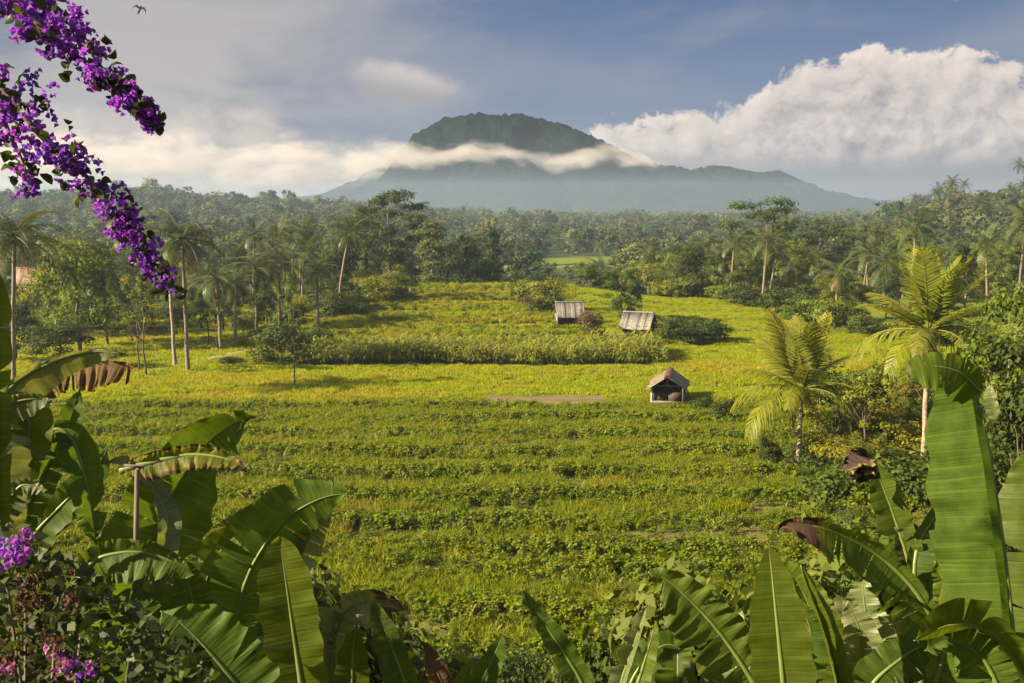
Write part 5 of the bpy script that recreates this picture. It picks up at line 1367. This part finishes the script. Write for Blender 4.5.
banana_leaf(pl, tp, [(0, 600, 4.7), (30, 540, 4.7), (66, 500, 4.7), (95, 470, 4.7), (108, 446, 4.7)], 16, 22, 10, 20, .012, 5, 3, seed=108)
banana_leaf(pl, tp, [(-20, 540, 4.2), (8, 500, 4.2), (24, 484, 4.2), (48, 490, 4.2)], 8, 18, 10, 10, .012, 6, 3, seed=109, m=M_ban_sheen)
def fill_leaves(n, x0, x1, t0, t1, d0, d1, label, seed):
    r = random.Random(seed); xm = (x0 + x1) / 2
    plant, top = banana(xm, (d0 + d1) / 2, label)
    for k in range(n):
        px = x0 + (x1 - x0) * (k + r.random()) / n; d = r.uniform(d0, d1); ty = r.uniform(t0, t1); ln = r.uniform(-60, 60)
        path = [(px, 740, d), (px + ln * .12, 690, d), (px + ln * .4, 690 - (690 - ty) * .55, d + .02), (px + ln * .8, ty + 8, d + .05), (px + ln * 1.25, ty + r.uniform(-14, 26), d + .05)]
        banana_leaf(plant, top, path, r.uniform(14, 26), r.uniform(14, 26), r.uniform(-15, 35), r.uniform(-15, 35), r.uniform(.008, .018), r.uniform(5, 9), r.randrange(2, 6), seed=seed * 20 + k, m=r.choice([M_ban, M_ban_new, M_ban_sheen, M_ban]))
fill_leaves(9, 60, 330, 560, 630, 5.0, 5.8, 'banana stand of many small leaves filling the lower left between the larger plants', 301)
fill_leaves(9, 760, 1010, 560, 630, 5.2, 6.0, 'banana stand of many small leaves filling the lower right behind the upright leaves', 302)
fill_leaves(3, 620, 730, 630, 660, 5.4, 5.8, 'low banana sucker behind the wide rippled leaf at the field edge', 303)
def dead_stalk():
    a = P(133, 640, 4.45); b = P(137, 470, 4.4); g = Vector((a.x, a.y, zg1(a.x, a.y)))
    o = thing('dead_stalk', 'thin dark dead stalk standing upright among the left banana leaves', 'dead stalk', g)
    mb = MB(); tube(mb, [(0, 0, -.2), a - g, a.lerp(b, .5) - g + Vector((.004, 0, 0)), b - g], [.016, .013, .012, .010], 7); mb.obj('stem', M_bark, o)
    mb = MB(); tube(mb, [b - g, b - g + Vector((.03, 0, .012)), b - g + Vector((-.06, .01, .02))], [.011, .009, .006], 6); mb.obj('broken_tip', M_bark, o)
dead_stalk()

# ------------------------------------------------------------------ bougainvillea
M_bract = leaf_mat('bract', (0.165, 0.026, 0.30), (0.36, 0.095, 0.55), 0.42, 0.7, 0.15, tcol=(1.3, 0.6, 1.35), var=0.5)
M_bract_pink = leaf_mat('pink_bract', (0.28, 0.07, 0.20), (0.42, 0.16, 0.30), 0.35, 0.7, 0.15, tcol=(1.2, 0.7, 0.9))
M_bract_dry = leaf_mat('dry_bract', (0.06, 0.035, 0.022), (0.14, 0.085, 0.05), 0.3, 0.9, 0.1, tcol=(1.1, 0.9, 0.7))
M_bleaf = leaf_mat('bougainvillea_leaf', (0.020, 0.034, 0.006), (0.060, 0.080, 0.014), 0.28, 0.5, 0.2, var=0.3)
def petal(mb, o, d, n, L, W, tint):
    d = np.array(d) / np.linalg.norm(d); n = np.array(n) - np.dot(n, d) * d; n /= np.linalg.norm(n); s = np.cross(d, n); o = np.array(o)
    pr = [(0, .18, 0), (.3, .85, .10), (.6, 1.0, .12), (.85, .6, .05), (1, .04, -.06)]
    V = []
    for t, w, up in pr:
        for q in (-1, 0, 1): V.append(o + d * L * t + s * q * W * .5 * w + n * (up * L + abs(q) * W * .16 * w))
    mb.add(V, [(3 * i + j, 3 * i + j + 1, 3 * i + j + 4, 3 * i + j + 3) for i in range(4) for j in range(2)], tint)
def cluster_mesh(seed, m, nf=9, R_=.030, L=.0190):
    r = np.random.default_rng(seed); mb = MB()
    for f in range(nf):
        ax = unit(r.normal(size=3)); o = ax * R_ * r.uniform(.3, 1.0)
        a = unit(np.cross(ax, [.3, .5, .8])); b = np.cross(ax, a)
        for k in range(3):
            th = k * 2.094 + r.uniform(-.3, .3); rad = a * math.cos(th) + b * math.sin(th)
            petal(mb, o, rad * .8 + ax * .75, ax - rad * .4, L * r.uniform(.85, 1.2), L * .85, float(np.clip(r.normal(.5, .25), 0, 1)))
    return mb.mesh('flower_cluster', m, True)
CL_P = [cluster_mesh(k, M_bract) for k in range(6)]; CL_K = [cluster_mesh(20 + k, M_bract_pink) for k in range(2)]; CL_D = [cluster_mesh(30 + k, M_bract_dry, 8, .030) for k in range(3)]
def bleaf_mesh(seed):
    mb = MB(); r = np.random.default_rng(seed)
    for k in range(2):
        petal(mb, r.normal(0, .012, 3), r.normal(size=3), r.normal(size=3), .042, .030, r.uniform(.1, .9))
    return mb.mesh('leaf', M_bleaf, True)
BL = [bleaf_mesh(50 + k) for k in range(5)]
def bough(label, path, ncl, nlf, w0, w1, seed, bare_tip=0.0):
    r = random.Random(seed); W3 = [np.array(P(*p)) for p in path]
    C = crom(W3, np.linspace(0, 1, 60)); org = Vector(C[0])
    o = thing('bougainvillea_branch', label, 'flowering branch', org)
    mb = MB(); tube(mb, [Vector(c) - org for c in C], [.010 * (1 - .8 * i / 59) for i in range(60)], 6); mb.obj('stem', M_bark, o)
    d = path[0][2]
    def pos(t):
        i = min(int(t * 59), 58); w = (w0 + (w1 - w0) * t) * d / FX
        q = Vector((r.gauss(0, 1), r.gauss(0, 1), r.gauss(0, 1))); q = q * w * .55 + Vector((r.gauss(0, .2), 0, r.gauss(0, .2))) * w
        return Vector(C[i]) - org + q
    for k in range(ncl):
        t = ((k + r.random()) / ncl) ** .92 * (1 - bare_tip)
        if math.sin(t * 43 + seed) < -.35 and r.random() < .65: t = min(.99, max(0, t + r.choice((-.05, .05))))
        f = link('flower_cluster', r.choice(CL_P), o, pos(t)); f.rotation_euler = (r.uniform(0, 6), r.uniform(0, 6), r.uniform(0, 6)); s = r.uniform(.62, 1.0) * (1.05 - .35 * t); f.scale = (s, s, s)
    for k in range(nlf):
        t = (k + r.random()) / nlf
        f = link('leaf', r.choice(BL), o, pos(t)); f.rotation_euler = (r.uniform(0, 6), r.uniform(0, 6), r.uniform(0, 6)); s = r.uniform(.6, 1.05); f.scale = (s, s, s)
    return o
D_ = 2.7
bough('upper purple bougainvillea branch reaching across the sky to a bare-leaved tip', [(-60, -60, D_), (0, -8, D_), (45, 30, D_), (85, 62, D_), (118, 88, D_), (143, 110, D_), (157, 122, D_)], 90, 75, 25, 5, 1, .05)
bough('lower purple bougainvillea branch hanging in front of the left palms', [(-60, 20, D_), (0, 85, D_), (40, 135, D_), (75, 165, D_), (105, 198, D_), (126, 230, D_), (149, 262, D_), (171, 287, D_)], 96, 90, 31, 8, 2)
bough('third purple bougainvillea branch crossing the top left corner', [(-50, -70, D_ + .25), (0, -25, D_ + .25), (35, 2, D_ + .2), (70, 25, D_ + .2), (100, 52, D_ + .2)], 60, 30, 26, 10, 3)
bough('bougainvillea side twig hanging down at the left border', [(-40, 60, D_ + .15), (-5, 100, D_ + .15), (8, 130, D_ + .15), (22, 160, D_ + .15), (30, 185, D_ + .15)], 30, 30, 22, 10, 4)
def lower_bougainvillea():
    p = P(20, 683, 3.0); b = Vector((p.x, p.y, zg1(p.x, p.y)))
    o = thing('bougainvillea_shrub', 'bougainvillea shrub in the lower left corner with a few purple and many faded brown blooms', 'shrub', b)
    r = random.Random(9); g = np.random.default_rng(77)
    mb = MB(); n = 2000
    px = g.uniform(-40, 215, n); py = g.uniform(520, 720, n); dd = g.uniform(2.7, 3.5, n)
    keep = (py > 520 + np.maximum(0, px - 20) * 0.72) ; px, py, dd = px[keep], py[keep], dd[keep]
    C = np.array([tuple(P(a, c, e) - b) for a, c, e in zip(px, py, dd)])
    leaves(mb, C, g.normal(size=(len(C), 3)) + np.array([0, -.4, .6]), .042 * g.uniform(.5, 1.3, len(C)), .030, g.uniform(0, 1, len(C)), g)
    mb.obj('foliage', M_bleaf, o)
    mb = MB()
    for k in range(9):
        e = P(r.uniform(-20, 150), r.uniform(560, 660), r.uniform(2.8, 3.3)) - b
        tube(mb, [(r.uniform(-.05, .05), 0, -.1), e * .5 + Vector((r.uniform(-.08, .08), 0, .05)), e], [.012, .008, .004], 5)
    mb.obj('stem', M_bark, o)
    def put(ms, pts, lab=None):
        for (a, c, e, s) in pts:
            f = link('flower_cluster', r.choice(ms), o, P(a, c, e) - b); f.rotation_euler = (r.uniform(0, 6), r.uniform(0, 6), r.uniform(0, 6)); f.scale = (s, s, s)
            if lab: f['label'] = lab
    put(CL_P, [(8, 548, 2.7, 1.0), (18, 554, 2.68, 1.1), (4, 560, 2.7, .9), (22, 540, 2.72, .8), (86, 672, 2.7, .8), (70, 664, 2.72, .7)])
    put(CL_K, [(54, 648, 2.7, .75), (66, 658, 2.7, .7), (92, 668, 2.7, .65), (60, 674, 2.7, .7), (26, 536, 2.74, .6), (2, 668, 2.7, .8)], 'faded pink flower cluster')
    put(CL_D, [(r.uniform(18, 85), r.uniform(572, 622), r.uniform(2.7, 2.9), r.uniform(.6, .9)) for _ in range(14)] + [(r.uniform(0, 60), r.uniform(628, 690), r.uniform(2.7, 2.9), r.uniform(.6, .9)) for _ in range(8)], 'withered brown flower cluster')
lower_bougainvillea()

# ------------------------------------------------------------------ undergrowth on the bank below the camera
def under(n, px0, px1, d0, d1, topf, vars_, label, group, seed):
    r = random.Random(seed)
    for k in range(n):
        px = r.uniform(px0, px1); d = r.uniform(d0, d1)
        p = P(px, topf(px) + r.uniform(-12, 22), d); z = zg1(p.x, p.y); h = p.z - z
        if h < .35: continue
        tree('shrub', r.choice(vars_), (p.x, p.y, z - .05), min(h, 2.6), label, 'bush', name='bush', group=group, wide=r.uniform(.8, 1.1) * (1.0 if h < 1.8 else .75), crown_name='foliage')
under(26, -10, 300, 5.2, 8.5, lambda px: np.interp(px, [0, 120, 200, 300], [505, 530, 590, 650]), (0, 1, 1, 2), 'leafy bush in the undergrowth behind the left banana plants', 'undergrowth bushes on the left bank', 51)
under(30, 330, 660, 18, 25.5, lambda px: np.interp(px, [330, 480, 660], [655, 668, 655]), (0, 0, 1), 'dark low bush at the foot of the bank along the near field edge', 'bushes at the foot of the bank', 52)
under(18, 700, 1040, 5.6, 9, lambda px: np.interp(px, [700, 780, 860, 940, 1030], [640, 620, 585, 560, 520]), (0, 1, 1, 2), 'leafy bush in the undergrowth behind the right banana plants', 'undergrowth bushes on the right bank', 53)
under(10, 800, 1040, 14, 24, lambda px: np.interp(px, [800, 900, 1040], [575, 520, 440]), (0, 1, 2), 'mid-distance bush on the right bank below the thicket', 'bushes on the right bank below the thicket', 54)
